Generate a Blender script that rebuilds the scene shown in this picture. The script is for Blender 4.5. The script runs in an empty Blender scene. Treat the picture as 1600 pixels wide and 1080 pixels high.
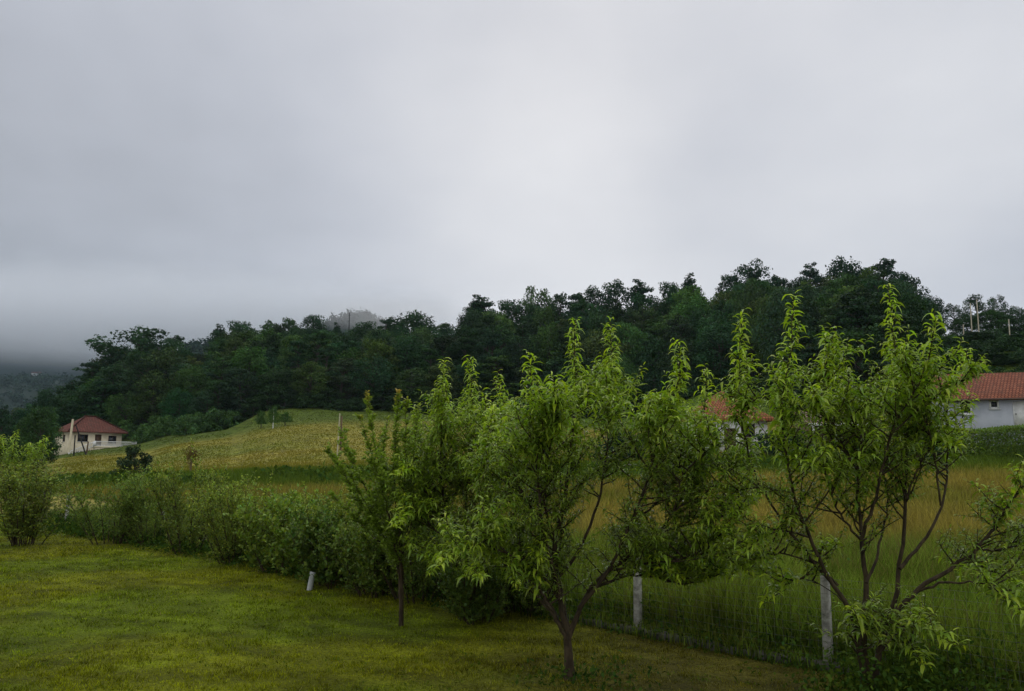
import bpy, math, random
import numpy as np
from mathutils import Vector, Matrix

# ------------------------------------------------------------------ camera, sky, sun, exposure
C = bpy.context.scene.collection
SC = bpy.context.scene
FPX, PW, PH, CAMZ = 1256.0, 1600.0, 1080.0, 2.6
PITCH = math.atan(190.0 / FPX)
cam_d = bpy.data.cameras.new("camera")
cam_d.sensor_fit = 'HORIZONTAL'; cam_d.sensor_width = 36.0
cam_d.lens = 36.0 * FPX / PW
cam_d.clip_start = 0.1; cam_d.clip_end = 9000
cam = bpy.data.objects.new("camera", cam_d); C.objects.link(cam)
cam.location = (0, 0, CAMZ); cam.rotation_euler = (math.pi / 2 + PITCH, 0, 0)
SC.camera = cam

def ray(px, py):
    v = (PH / 2 - py) / FPX
    return np.array([(px - PW / 2) / FPX, math.cos(PITCH) - v * math.sin(PITCH), math.sin(PITCH) + v * math.cos(PITCH)])
def at(px, py, d):
    r = ray(px, py); r = r / r[1] * d
    return np.array([r[0], d, CAMZ + r[2]])
def ground_d(py):
    r = ray(800, py); return -CAMZ / r[2] * r[1]

SC.view_settings.view_transform = 'Standard'; SC.view_settings.look = 'None'
SC.view_settings.exposure = 0.0; SC.view_settings.gamma = 1.0
SC.render.engine = 'CYCLES'
cy = SC.cycles
cy.max_bounces = 8; cy.diffuse_bounces = 3; cy.glossy_bounces = 2; cy.transmission_bounces = 3
cy.transparent_max_bounces = 8; cy.volume_bounces = 6; cy.volume_max_steps = 64
cy.use_denoising = True; cy.denoising_prefilter = 'ACCURATE'
cy.use_adaptive_sampling = True; cy.adaptive_threshold = 0.02

SUN_EL, SUN_AZ = math.radians(32), math.radians(4)     # the bright patch of the overcast, straight ahead
world = bpy.data.worlds.new("World"); SC.world = world; world.use_nodes = True
class Graph:
    def __init__(s, tree): s.t = tree; tree.nodes.clear()
    def n(s, typ, **kw):
        nd = s.t.nodes.new(typ)
        for k, v in kw.items():
            if k.startswith('i_'):
                key = k[2:]; key = int(key) if key.isdigit() else key.replace('_', ' ')
                s.put(nd.inputs[key], v)
            else: setattr(nd, k, v)
        return nd
    def put(s, sock, v):
        if isinstance(v, bpy.types.NodeSocket): s.t.links.new(v, sock)
        elif isinstance(v, bpy.types.Node): s.t.links.new(v.outputs[0], sock)
        else: sock.default_value = v
    def m(s, op, a, b=None, c=None, clamp=False):
        nd = s.t.nodes.new('ShaderNodeMath'); nd.operation = op; nd.use_clamp = clamp
        s.put(nd.inputs[0], a)
        if b is not None: s.put(nd.inputs[1], b)
        if c is not None: s.put(nd.inputs[2], c)
        return nd.outputs[0]
    def vm(s, op, a, b=None, scale=None):
        nd = s.t.nodes.new('ShaderNodeVectorMath'); nd.operation = op
        s.put(nd.inputs[0], a)
        if b is not None: s.put(nd.inputs[1], b)
        if scale is not None: s.put(nd.inputs['Scale'], scale)
        return nd.outputs['Value'] if op in ('DOT_PRODUCT', 'LENGTH') else nd.outputs[0]
    def mix(s, f, a, b, mode='MIX'):
        nd = s.t.nodes.new('ShaderNodeMix'); nd.data_type = 'RGBA'; nd.blend_type = mode
        s.put(nd.inputs[0], f); s.put(nd.inputs[6], a); s.put(nd.inputs[7], b)
        return nd.outputs[2]
    def noise(s, vec, scale, detail=4, rough=.5, dim='3D'):
        nd = s.n('ShaderNodeTexNoise', noise_dimensions=dim)
        if vec is not None: s.put(nd.inputs['Vector'], vec)
        nd.inputs['Scale'].default_value = scale; nd.inputs['Detail'].default_value = detail
        nd.inputs['Roughness'].default_value = rough
        return nd.outputs['Fac']
    def ramp(s, f, lo, hi, a=0., b=1.):
        nd = s.n('ShaderNodeMapRange', interpolation_type='SMOOTHSTEP')
        s.put(nd.inputs[0], f)
        for i, v in enumerate((lo, hi, a, b)): nd.inputs[i + 1].default_value = v
        return nd.outputs[0]

g = Graph(world.node_tree)
tc = g.n('ShaderNodeTexCoord')
D = g.vm('NORMALIZE', tc.outputs['Generated'])
sep = g.n('ShaderNodeSeparateXYZ'); g.put(sep.inputs[0], D)
# the cloud deck: noise on a flat layer above, stretched towards the horizon as a real deck is
zz = g.m('ADD', g.m('MAXIMUM', sep.outputs[2], 0.0), 0.16)
comb = g.n('ShaderNodeCombineXYZ')
g.put(comb.inputs[0], g.m('DIVIDE', sep.outputs[0], zz)); g.put(comb.inputs[1], g.m('DIVIDE', sep.outputs[1], zz))
deck = comb.outputs[0]
n1 = g.noise(deck, 0.55, 5, .5); n2 = g.noise(deck, 1.7, 5, .5); n3 = g.noise(D, 3.2, 4, .5)
def lobe(px, py, k, amp):
    r = ray(px, py); r = r / np.linalg.norm(r)
    d = g.vm('DOT_PRODUCT', D, tuple(float(q) for q in r))
    return g.m('MULTIPLY', g.m('EXPONENT', g.m('MULTIPLY', g.m('SUBTRACT', d, 1.0), k)), amp)
lum = g.m('ADD', 0.865, g.ramp(sep.outputs[2], .50, .95, 0., .45))
for args in ((790, 250, 60., .07), (700, 380, 60, .03), (1545, 250, 70., .15), (-150, 250, 7., -.28), (-20, 540, 14., -.20), (420, 520, 40., -.08), (1640, 440, 45, -.17), (1640, 20, 30, -.15), (1250, 450, 60, -.06), (850, 10, 30, -.15), (1450, 420, 50, -.05), (1120, 280, 50, -.05)):
    lum = g.m('ADD', lum, lobe(*args))
cl = g.m('MULTIPLY', g.m('SUBTRACT', n1, .5), .24)
cl = g.m('ADD', cl, g.m('MULTIPLY', g.m('SUBTRACT', n2, .5), .16))
cl = g.m('ADD', cl, g.m('MULTIPLY', g.m('SUBTRACT', n3, .5), .22))
lum = g.m('MAXIMUM', g.m('ADD', lum, cl), .08)
# bluish grey where thin light, neutral where bright
tone = g.ramp(lum, .52, .82)
tint = g.mix(tone, (.957, .985, 1.085, 1), (1.0, 1.0, 1.035, 1))
cloud = g.vm('SCALE', tint, scale=g.m('MULTIPLY', lum, 10.0))
sky = g.n('ShaderNodeTexSky', sky_type='NISHITA', sun_disc=False, sun_elevation=SUN_EL, sun_rotation=SUN_AZ)
below = g.ramp(sep.outputs[2], -.25, -.02)
skyc = g.mix(.04, cloud, sky.outputs[0])
skyc = g.mix(below, (.25, .3, .2, 1), skyc)
bg = g.n('ShaderNodeBackground'); g.put(bg.inputs[0], skyc); bg.inputs[1].default_value = 0.10
wo = g.n('ShaderNodeOutputWorld'); g.put(wo.inputs[0], bg)

sun_d = bpy.data.lights.new("sun", 'SUN'); sun_d.energy = 0.5; sun_d.angle = math.radians(35); sun_d.color = (1, .97, .92)
sun = bpy.data.objects.new("sun", sun_d); C.objects.link(sun)
sdir = Vector((math.sin(SUN_AZ) * math.cos(SUN_EL), math.cos(SUN_AZ) * math.cos(SUN_EL), math.sin(SUN_EL)))
sun.rotation_euler = sdir.to_track_quat('Z', 'Y').to_euler()

# ------------------------------------------------------------------ helpers
UP = np.array([0, 0, 1.0])
def nrm(a): return a / np.maximum(np.linalg.norm(a, axis=-1, keepdims=True), 1e-9)

class MB:
    """collects vertices and faces, links them as ONE mesh object"""
    def __init__(s): s.V = []; s.F = []; s.Cl = []; s.n = 0; s.I = []
    def add(s, verts, faces, col=None, slot=0):
        verts = np.asarray(verts, float); faces = np.asarray(faces, int)
        if len(verts) == 0: return
        s.V.append(verts); s.F.append(faces + s.n); s.I.append(np.full(len(faces), slot)); s.n += len(verts)
        if col is None: col = np.ones((len(verts), 3))
        col = np.asarray(col, float)
        if col.ndim == 1: col = np.repeat(col[None], len(verts), 0)
        s.Cl.append(col)
    def box(s, lo, hi, M=None, slot=0):
        x0, y0, z0 = lo; x1, y1, z1 = hi
        v = np.array([[x0,y0,z0],[x1,y0,z0],[x1,y1,z0],[x0,y1,z0],[x0,y0,z1],[x1,y0,z1],[x1,y1,z1],[x0,y1,z1]], float)
        if M is not None: v = v @ np.array(M.to_3x3()).T + np.array(M.translation)
        s.add(v, [[0,3,2,1],[4,5,6,7],[0,1,5,4],[1,2,6,5],[2,3,7,6],[3,0,4,7]], slot=slot)
    def tube(s, P, R, n=6, col=None, cap=True):
        P = np.asarray(P, float); R = np.asarray(R, float); m = len(P)
        T = nrm(np.gradient(P, axis=0))
        ref = np.array([0.31, 0.95, 0.05]) if abs(T[0][2]) > .5 else np.array([0.02, 0.05, 1.0])
        A = nrm(np.cross(T, ref)); B = np.cross(T, A)
        th = np.arange(n) / n * 2 * np.pi
        ring = A[:, None] * np.cos(th)[None, :, None] + B[:, None] * np.sin(th)[None, :, None]
        v = (P[:, None] + ring * R[:, None, None]).reshape(-1, 3)
        i = np.arange(m - 1)[:, None] * n; j = np.arange(n)[None]; k = (j + 1) % n
        f = np.stack([i + j, i + k, i + n + k, i + n + j], -1).reshape(-1, 4)
        s.add(v, f, col)
        if cap:
            s.add(v[-n:], [[a, (a + 1) % n, (a + 2) % n, (a + 2) % n] for a in range(0)] or np.zeros((0, 4), int))
            c = np.vstack([v[-n:], P[-1:]]); s.add(c, [[a, (a + 1) % n, n, n] for a in range(n)])
            c = np.vstack([v[:n], P[:1]]); s.add(c, [[(a + 1) % n, a, n, n] for a in range(n)])
    def build(s, name, mats, parent=None, smooth=False, origin=None):
        V = np.vstack(s.V); F = np.vstack(s.F)
        if origin is not None: V = V - np.asarray(origin)
        me = mesh_of(name, V, F, np.vstack(s.Cl), smooth)
        mats = mats if isinstance(mats, (list, tuple)) else [mats]
        for m in mats: me.materials.append(m)
        if len(mats) > 1: me.polygons.foreach_set('material_index', np.concatenate(s.I).astype(np.int32))
        return link(name, me, parent, origin)

def mesh_of(name, V, F, col=None, smooth=False):
    V = np.asarray(V, np.float32); F = np.asarray(F, np.int32)
    me = bpy.data.meshes.new(name)
    if F.shape[1] == 4:                          # quads whose last two corners coincide become triangles
        tri = F[:, 2] == F[:, 3]
        tot = np.where(tri, 3, 4)
        idx = F.reshape(-1)[~(np.stack([np.zeros_like(tri)] * 3 + [tri], 1).reshape(-1))]
    else:
        tot = np.full(len(F), F.shape[1]); idx = F.reshape(-1)
    me.vertices.add(len(V)); me.vertices.foreach_set('co', V.reshape(-1))
    me.loops.add(len(idx)); me.loops.foreach_set('vertex_index', idx.astype(np.int32))
    me.polygons.add(len(F))
    st = np.concatenate([[0], np.cumsum(tot)[:-1]]).astype(np.int32)
    me.polygons.foreach_set('loop_start', st); me.polygons.foreach_set('loop_total', tot.astype(np.int32))
    if smooth: me.polygons.foreach_set('use_smooth', np.ones(len(F), bool))
    if col is not None:
        a = me.attributes.new('col', 'FLOAT_COLOR', 'POINT')
        a.data.foreach_set('color', np.hstack([col, np.ones((len(col), 1))]).astype(np.float32).reshape(-1))
    me.update(calc_edges=True)
    return me
def link(name, me, parent=None, loc=None):
    o = bpy.data.objects.new(name, me); C.objects.link(o)
    if parent is not None: o.parent = parent
    if loc is not None: o.location = tuple(float(q) for q in loc)
    return o
def tag(o, label=None, cat=None, group=None, kind=None):
    if label: o['label'] = label
    if cat: o['category'] = cat
    if group: o['group'] = group
    if kind: o['kind'] = kind
    return o
def thing(name, label, cat, loc=(0, 0, 0), rz=0., group=None):
    o = link(name, None, None, loc); o.rotation_euler = (0, 0, rz); o.empty_display_size = .3
    return tag(o, label, cat, group)
def copy_tree(o, parent=None):
    c = o.copy(); C.objects.link(c); c.parent = parent
    for ch in list(o.children): copy_tree(ch, c)
    return c
def set_tint(o, col):
    o.color = (*col, 1)
    for ch in o.children: set_tint(ch, col)

def _hash(i, j, s):
    h = (i.astype(np.int64) * 374761393 + j.astype(np.int64) * 668265263 + s * 1274126177) & 0xffffffff
    h = ((h ^ (h >> 13)) * 1274126177) & 0xffffffff
    return ((h ^ (h >> 16)) & 0xffff) / 65535.0
def vnoise(x, y, scale, seed=0, octs=3):
    x = np.asarray(x, float) / scale; y = np.asarray(y, float) / scale
    r = 0; a = 1.; t = 0
    for o in range(octs):
        i = np.floor(x); j = np.floor(y); u = x - i; v = y - j; u = u*u*(3-2*u); v = v*v*(3-2*v)
        s = seed * 17 + o * 5
        q = (_hash(i, j, s) * (1-u) + _hash(i+1, j, s) * u) * (1-v) + (_hash(i, j+1, s) * (1-u) + _hash(i+1, j+1, s) * u) * v
        r = r + a * q; t += a; a *= .5; x = x * 2.03 + 7.1; y = y * 2.03 + 3.7
    return r / t
def sstep(x, a, b):
    t = np.clip((np.asarray(x, float) - a) / (b - a), 0, 1); return t * t * (3 - 2 * t)

# ------------------------------------------------------------------ materials
MATS = {}
def new_mat(name):
    m = bpy.data.materials.new(name); m.use_nodes = True; MATS[name] = m
    return m, Graph(m.node_tree)
def foliage_mat(name, base, trans=.35, rough=.5, use_obj=False, spec=.25, tcol=(1.1, 1.25, .55)):
    m, g = new_mat(name)
    at_ = g.n('ShaderNodeAttribute', attribute_name='col')
    c = g.mix(1.0, at_.outputs['Color'], (*base, 1), 'MULTIPLY')
    if use_obj:
        oi = g.n('ShaderNodeObjectInfo'); c = g.mix(1.0, c, oi.outputs['Color'], 'MULTIPLY')
    p = g.n('ShaderNodeBsdfPrincipled'); g.put(p.inputs['Base Color'], c)
    p.inputs['Roughness'].default_value = rough; p.inputs['Specular IOR Level'].default_value = spec
    tr = g.n('ShaderNodeBsdfTranslucent'); g.put(tr.inputs[0], g.mix(1.0, c, (*tcol, 1), 'MULTIPLY'))
    mx = g.n('ShaderNodeMixShader'); mx.inputs[0].default_value = trans
    g.put(mx.inputs[1], p); g.put(mx.inputs[2], tr)
    o = g.n('ShaderNodeOutputMaterial'); g.put(o.inputs[0], mx)
    return m
def rough_mat(name, c1, c2, scale, rough=.85, bump=.0, detail=6, lo=.35, hi=.65, c3=None, scale3=2.0, coord='Object', stretch=None, spec=.3):
    m, g = new_mat(name)
    t = g.n('ShaderNodeTexCoord'); vec = t.outputs[coord]
    if stretch: vec = g.vm('MULTIPLY', vec, stretch)
    f = g.ramp(g.noise(vec, scale, detail, .6), lo, hi)
    c = g.mix(f, (*c1, 1), (*c2, 1))
    if c3: c = g.mix(g.ramp(g.noise(t.outputs[coord], scale3, 5, .6), .5, .68), c, (*c3, 1))
    p = g.n('ShaderNodeBsdfPrincipled'); g.put(p.inputs['Base Color'], c); p.inputs['Roughness'].default_value = rough
    p.inputs['Specular IOR Level'].default_value = spec
    if bump:
        b = g.n('ShaderNodeBump'); b.inputs['Strength'].default_value = .8; b.inputs['Distance'].default_value = bump
        g.put(b.inputs['Height'], g.noise(vec, scale * 1.7, 6, .65)); g.put(p.inputs['Normal'], b)
    o = g.n('ShaderNodeOutputMaterial'); g.put(o.inputs[0], p)
    return m
def attr_mat(name, scale, rough=.95, amp=.5):
    """a surface whose own colour map is the mesh attribute, broken up by fine noise"""
    m, g = new_mat(name)
    t = g.n('ShaderNodeTexCoord'); a = g.n('ShaderNodeAttribute', attribute_name='col')
    f = g.noise(t.outputs['Object'], scale, 6, .65)
    c = g.mix(1.0, a.outputs['Color'], g.mix(g.ramp(f, .3, .7), (1 - amp,) * 3 + (1,), (1 + amp,) * 3 + (1,)), 'MULTIPLY')
    p = g.n('ShaderNodeBsdfPrincipled'); g.put(p.inputs['Base Color'], c); p.inputs['Roughness'].default_value = rough
    p.inputs['Specular IOR Level'].default_value = .1
    b = g.n('ShaderNodeBump'); b.inputs['Strength'].default_value = .6; b.inputs['Distance'].default_value = .05
    g.put(b.inputs['Height'], f); g.put(p.inputs['Normal'], b)
    o = g.n('ShaderNodeOutputMaterial'); g.put(o.inputs[0], p)
    return m
M_PEACH = foliage_mat('peach_leaf', (.215, .315, .028), .42, .40, spec=.4)
M_PLUM = foliage_mat('plum_leaf', (.225, .315, .045), .42, .45)
M_SHRUB = foliage_mat('shrub_leaf', (.190, .250, .040), .30, .5, use_obj=True)
M_WOOD = foliage_mat('forest_leaf', (.036, .070, .030), .22, .7, use_obj=True, spec=.08)
M_FAR = foliage_mat('far_wood_leaf', (.022, .042, .03), .15, .8, spec=.05)
M_GRASS = foliage_mat('grass_blade', (1, 1, 1), .30, .8, spec=.0, tcol=(1.05, 1.1, .8))
M_BARK = rough_mat('peach_bark', (.020, .0135, .006), (.060, .043, .022), 14, .9, .01, stretch=(1, 1, .35))
M_BARK2 = rough_mat('forest_bark', (.03, .025, .02), (.07, .06, .05), 3, .95, stretch=(1, 1, .3))
M_GROUND = attr_mat('meadow_ground', 1.3)
M_LAWN = attr_mat('lawn_soil', 24, amp=.55)
M_CONC = rough_mat('post_concrete', (.24, .235, .21), (.44, .43, .385), 9, .9, .006, c3=(.10, .11, .08), scale3=5)
M_KERB = rough_mat('kerb_concrete', (.045, .043, .036), (.105, .10, .085), 7, .95, .012, c3=(.03, .04, .018), scale3=3)
M_PIPE = rough_mat('pipe_plastic', (.32, .34, .33), (.42, .44, .43), 6, .55)
M_WIRE = rough_mat('wire_steel', (.13, .13, .12), (.2, .2, .19), 20, .6)
M_CREAM = rough_mat('cream_render', (.60, .53, .38), (.70, .63, .47), 1.2, .9)
M_BLUEW = rough_mat('pale_blue_render', (.36, .39, .43), (.43, .46, .50), 1.0, .9)
M_WHITE = rough_mat('white_paint', (.62, .63, .62), (.74, .75, .74), 3, .6)
M_FRAME_B = rough_mat('brown_frame', (.05, .028, .018), (.09, .05, .03), 5, .6)
M_PLANK = rough_mat('weathered_wood', (.10, .065, .04), (.19, .13, .085), 5, .9, stretch=(1, 1, .15))
M_PLANK2 = rough_mat('pale_wood', (.36, .33, .24), (.50, .46, .35), 5, .9)
M_DARK = rough_mat('dark_inside', (.012, .012, .012), (.03, .028, .025), 2, .8)
def glass_mat():
    m, g = new_mat('window_glass')
    p = g.n('ShaderNodeBsdfPrincipled'); t = g.n('ShaderNodeTexCoord')
    g.put(p.inputs['Base Color'], g.mix(g.ramp(g.noise(t.outputs['Object'], 3, 3), .4, .6), (.008, .010, .014, 1), (.03, .035, .045, 1)))
    p.inputs['Roughness'].default_value = .08
    o = g.n('ShaderNodeOutputMaterial'); g.put(o.inputs[0], p); return m
M_GLASS = glass_mat()
def tile_mat(name, c1, c2, row, tile, dirt=(.10, .06, .045)):
    m, g = new_mat(name)
    t = g.n('ShaderNodeTexCoord')
    br = g.n('ShaderNodeTexBrick', offset=.5)
    g.put(br.inputs['Vector'], t.outputs['UV'])
    br.inputs['Color1'].default_value = (*c1, 1); br.inputs['Color2'].default_value = (*c2, 1)
    br.inputs['Mortar'].default_value = (c1[0]*.35, c1[1]*.35, c1[2]*.4, 1)
    br.inputs['Scale'].default_value = 1.0; br.inputs['Brick Width'].default_value = tile; br.inputs['Row Height'].default_value = row
    br.inputs['Mortar Size'].default_value = row * .11; br.inputs['Bias'].default_value = -.1
    c = g.mix(g.ramp(g.noise(t.outputs['Object'], 1.1, 6, .7), .45, .75), br.outputs['Color'], (*dirt, 1))
    p = g.n('ShaderNodeBsdfPrincipled'); g.put(p.inputs['Base Color'], c); p.inputs['Roughness'].default_value = .9; p.inputs['Specular IOR Level'].default_value = .08
    b = g.n('ShaderNodeBump'); b.inputs['Strength'].default_value = .7; b.inputs['Distance'].default_value = .04; b.invert = True
    g.put(b.inputs['Height'], br.outputs['Fac']); g.put(p.inputs['Normal'], b)
    o = g.n('ShaderNodeOutputMaterial'); g.put(o.inputs[0], p); return m
M_TILE = tile_mat('red_roof_tiles', (.20, .070, .040), (.29, .112, .065), .33, .24, (.10, .05, .035))
M_TILE_OR = tile_mat('orange_roof_tiles', (.24, .09, .038), (.31, .125, .06), .33, .24, (.15, .06, .035))
M_TILE_OLD = tile_mat('old_roof_tiles', (.135, .052, .038), (.20, .080, .058), .36, .26, (.075, .045, .036))

# ------------------------------------------------------------------ terrain
DG = np.array([0, 12, 20, 30, 45, 55, 65, 75, 100, 120, 145, 165, 200, 240, 320, 450, 700, 1000, 4000.])
ROWS = {
 -900: [(12,0),(55,-1),(120,-5),(200,-12),(320,-20),(4000,-20)],
 -200: [(12,0),(30,0),(55,.3),(75,.4),(120,0),(145,-2),(200,-6),(320,-14),(700,-18),(4000,-18)],
 60: [(12,0),(30,.2),(55,1.3),(75,1.7),(120,3.6),(145,4.6),(200,7),(240,6),(320,-4),(700,-14),(4000,-14)],
 140: [(12,0),(30,.3),(55,1.5),(75,2.1),(120,4.3),(145,6.4),(165,10),(200,18),(240,21),(320,12),(450,0),(700,-8),(4000,-8)],
 200: [(12,0),(30,.35),(55,1.6),(75,2.3),(120,4.5),(140,6.0),(165,11),(200,20),(240,24),(320,16),(450,4),(4000,0)],
 360: [(12,0),(30,.45),(55,1.75),(75,3.0),(100,5.0),(120,7.0),(145,9.9),(165,14),(200,24),(240,28),(450,27),(4000,24)],
 405: [(12,0),(30,.5),(55,1.8),(65,2.6),(75,3.4),(100,5.8),(120,8.2),(145,12.6),(200,24.5),(240,30),(450,30),(4000,27)],
 300: [(12,0),(30,.4),(55,1.7),(75,2.8),(120,6.4),(145,9.4),(165,13),(200,23),(240,27),(450,24),(4000,20)],
 450: [(12,0),(30,.5),(55,1.8),(65,2.7),(75,3.6),(100,6.4),(120,8.6),(145,13),(200,25),(240,31),(450,32),(4000,30)],
 800: [(12,0),(30,.6),(55,2.2),(75,3.7),(100,6.0),(145,11.5),(200,28),(240,36),(450,40),(4000,36)],
 1010: [(12,0),(30,.6),(55,2.2),(75,3.7),(100,6.0),(145,11.5),(200,30),(240,38),(450,40),(4000,36)],
 1110: [(12,0),(30,.7),(55,2.4),(75,4.1),(100,7.2),(145,16.5),(200,33),(240,40),(450,42),(4000,38)],
 1200: [(12,0),(30,.7),(55,2.6),(75,4.4),(100,8),(145,18),(200,35),(240,41),(450,44),(4000,40)],
 1430: [(12,0),(30,.8),(45,2.0),(55,3.2),(65,4.2),(100,11),(130,20),(200,36),(240,40),(450,42),(4000,40)],
 1550: [(12,0),(30,.8),(45,2.1),(55,3.4),(65,4.2),(75,6.0),(100,13.5),(130,24.5),(145,26.5),(200,31),(240,33),(4000,33)],
 2000: [(12,0),(30,.8),(45,2.1),(55,3.4),(65,4.2),(75,6.0),(100,13.5),(130,24.5),(145,26.5),(200,31),(240,33),(4000,33)],
 3200: [(12,0),(30,.8),(55,3.0),(100,10),(200,20),(4000,25)],
}
AZ = np.array(sorted(ROWS)); TT = np.array([np.interp(DG, [0] + [p[0] for p in ROWS[a]], [0] + [p[1] for p in ROWS[a]]) for a in AZ], float)
KAZ = FPX * (math.cos(PITCH) + 190 / FPX * math.sin(PITCH)) 
HILLS = [(575, 900, 96, 74, 110), (528, 930, 48, 60, 110), (350, 640, 62, 90, 90), (300, 640, 14, 60, 90),
         (120, 950, 52, 120, 150), (-150, 1050, 70, 260, 200), (150, 1350, 110, 240, 200), (-100, 2300, 330, 900, 380), (-900, 1900, 300, 700, 400)]
def az(x, y): return 800 + KAZ * x / np.maximum(y, 3.0)
def T(x, y):
    x = np.asarray(x, float); y = np.asarray(y, float)
    a = np.clip(az(x, y), AZ[0], AZ[-1]); d = np.clip(y, 0, 4000)
    ia = np.clip(np.searchsorted(AZ, a, side='right') - 1, 0, len(AZ) - 2)
    fa = (a - AZ[ia]) / (AZ[ia + 1] - AZ[ia]); fa = fa * fa * (3 - 2 * fa)
    idx = np.clip(np.searchsorted(DG, d, side='right') - 1, 0, len(DG) - 2); fd = (d - DG[idx]) / (DG[idx + 1] - DG[idx])
    z = (TT[ia, idx] * (1-fd) + TT[ia, idx+1] * fd) * (1-fa) + (TT[ia+1, idx] * (1-fd) + TT[ia+1, idx+1] * fd) * fa
    z = z + sstep(d, 22, 60) * (vnoise(x, y, 14, 3) - .5) * .7
    for (hp, hd, amp, sx, sy) in HILLS:
        hx = (hp - 800) / KAZ * hd
        z = z + amp * np.exp(-((x - hx) / sx) ** 2 / 2 - ((y - hd) / sy) ** 2 / 2) * sstep(d, 250, 420)
    far = sstep(d, 330, 700)
    return z + far * ((vnoise(x, y, 160, 8) - .5) * 26)
def Tf(x, y): return float(T(np.array([x]), np.array([y]))[0])

FP0 = at(1295, 1046, ground_d(1046))[:2]; FT = nrm(at(92, 834, ground_d(834))[:2] - FP0); FN = np.array([FT[1], -FT[0]]) ; FN = FN if FN[0] > 0 else -FN
def side(x, y): return (np.asarray(x) - FP0[0]) * FN[0] + (np.asarray(y) - FP0[1]) * FN[1]
def fence_at(s): p = FP0 + FT * s; return p

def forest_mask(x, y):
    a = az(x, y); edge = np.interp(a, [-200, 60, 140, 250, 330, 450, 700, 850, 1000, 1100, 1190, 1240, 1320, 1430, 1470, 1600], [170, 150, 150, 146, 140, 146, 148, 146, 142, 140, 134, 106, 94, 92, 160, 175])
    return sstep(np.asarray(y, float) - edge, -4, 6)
def meadow_col(x, y):
    """cover of the open ground: green, tan seed heads, damp green ditch"""
    a = az(x, y); y = np.asarray(y, float)
    grn = np.array([.075, .120, .014]); tan = np.array([.245, .200, .042]); olive = np.array([.150, .140, .012]); dk = np.array([.072, .112, .016])
    n = vnoise(x, y, 9, 11); n2 = vnoise(x, y, 2.2, 12)
    dry = sstep(y, 17, 24) * (1 - sstep(y, 43, 49)) * np.clip(.45 + .9 * (n - .35), 0, 1)
    dry = np.where(a > 640, np.clip(dry * 1.45, 0, 1), dry)
    up = sstep(y, 57, 66) * np.clip(.75 + 1.1 * (n - .5), 0, 1) * (1 - sstep(y, np.interp(a, [300, 700, 1000, 1300], [120, 128, 105, 85]), np.interp(a, [300, 700, 1000, 1300], [132, 142, 118, 96])))
    ditch = sstep(y, 47, 50) * (1 - sstep(y, 53, 59))
    c = grn[None] * (1 - dry[:, None]) + tan[None] * dry[:, None]
    c = c * (1 - up[:, None]) + (olive * .55 + tan * .45)[None] * up[:, None]
    top = sstep(y, np.interp(a, [350, 700], [112, 122]), np.interp(a, [350, 700], [128, 136])) * (1 - sstep(a, 760, 900)); c = c * (1 - top[:, None]) + np.array([.062, .090, .012])[None] * top[:, None]
    c = c * (1 - ditch[:, None] * .85) + dk[None] * ditch[:, None] * .85
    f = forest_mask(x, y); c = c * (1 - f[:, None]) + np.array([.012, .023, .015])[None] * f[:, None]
    amp = np.interp(y, [30, 70], [.56, .26]); return c * (1 - amp / 2 + amp * n2)[:, None]
def lawn_col(x, y):
    n = vnoise(x, y, 2.3, 21); n2 = vnoise(x, y, .7, 22); n3 = vnoise(x, y, 6.0, 23, 2)
    gr = np.array([.132, .180, .006]); ye = np.array([.168, .188, .006]); br = np.array([.118, .108, .013])
    k = sstep(n, .40, .66)
    c = gr[None] * (1 - k[:, None]) + ye[None] * k[:, None]
    # worn, dry turf towards the peach trees and along the fence
    w = np.clip(1.0 - np.hypot(np.asarray(x) - 2.2, np.asarray(y) - 9.6) / 4.6, 0, 1) * 1.3 + sstep(-side(x, y), 1.6, .2) * .5 + sstep(n3, .62, .8) * .2
    w = np.clip(w * (.5 + n2), 0, 1)
    c = c * (1 - w[:, None]) + br[None] * w[:, None]
    n4 = vnoise(x, y, .085, 24, 2); n5 = vnoise(x, y, .30, 25, 2)
    return c * (.7 + .6 * n2)[:, None] * (.10 + 1.8 * n4)[:, None] * (.6 + .8 * n5)[:, None]

def grid(xs, ys, zf, colf, name, mat):
    X, Y = np.meshgrid(xs, ys); x = X.ravel(); y = Y.ravel()
    V = np.stack([x, y, zf(x, y)], 1)
    nx, ny = len(xs), len(ys)
    i = (np.arange(ny - 1)[:, None] * nx + np.arange(nx - 1)[None]).ravel()
    F = np.stack([i, i + 1, i + nx + 1, i + nx], 1)
    me = mesh_of(name, V, F, colf(x, y), True); me.materials.append(mat)
    return link(name, me)
def span(a, segs):
    out = [a]
    for b, st in segs:
        while out[-1] < b - 1e-6:
            out.append(min(b, out[-1] + (st if st > 0 else -st * out[-1])))
    return np.array(out)
half = span(0, [(40, 1.0), (240, 4.0), (4200, -.045)])
gx = np.concatenate([-half[:0:-1], half]); gy = np.concatenate([[-300, -120, -50, -20], span(-10, [(62, 1.0), (262, 3.0), (4200, -.03)])])
tag(grid(gx, gy, T, meadow_col, 'ground', M_GROUND), kind='structure')

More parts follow.
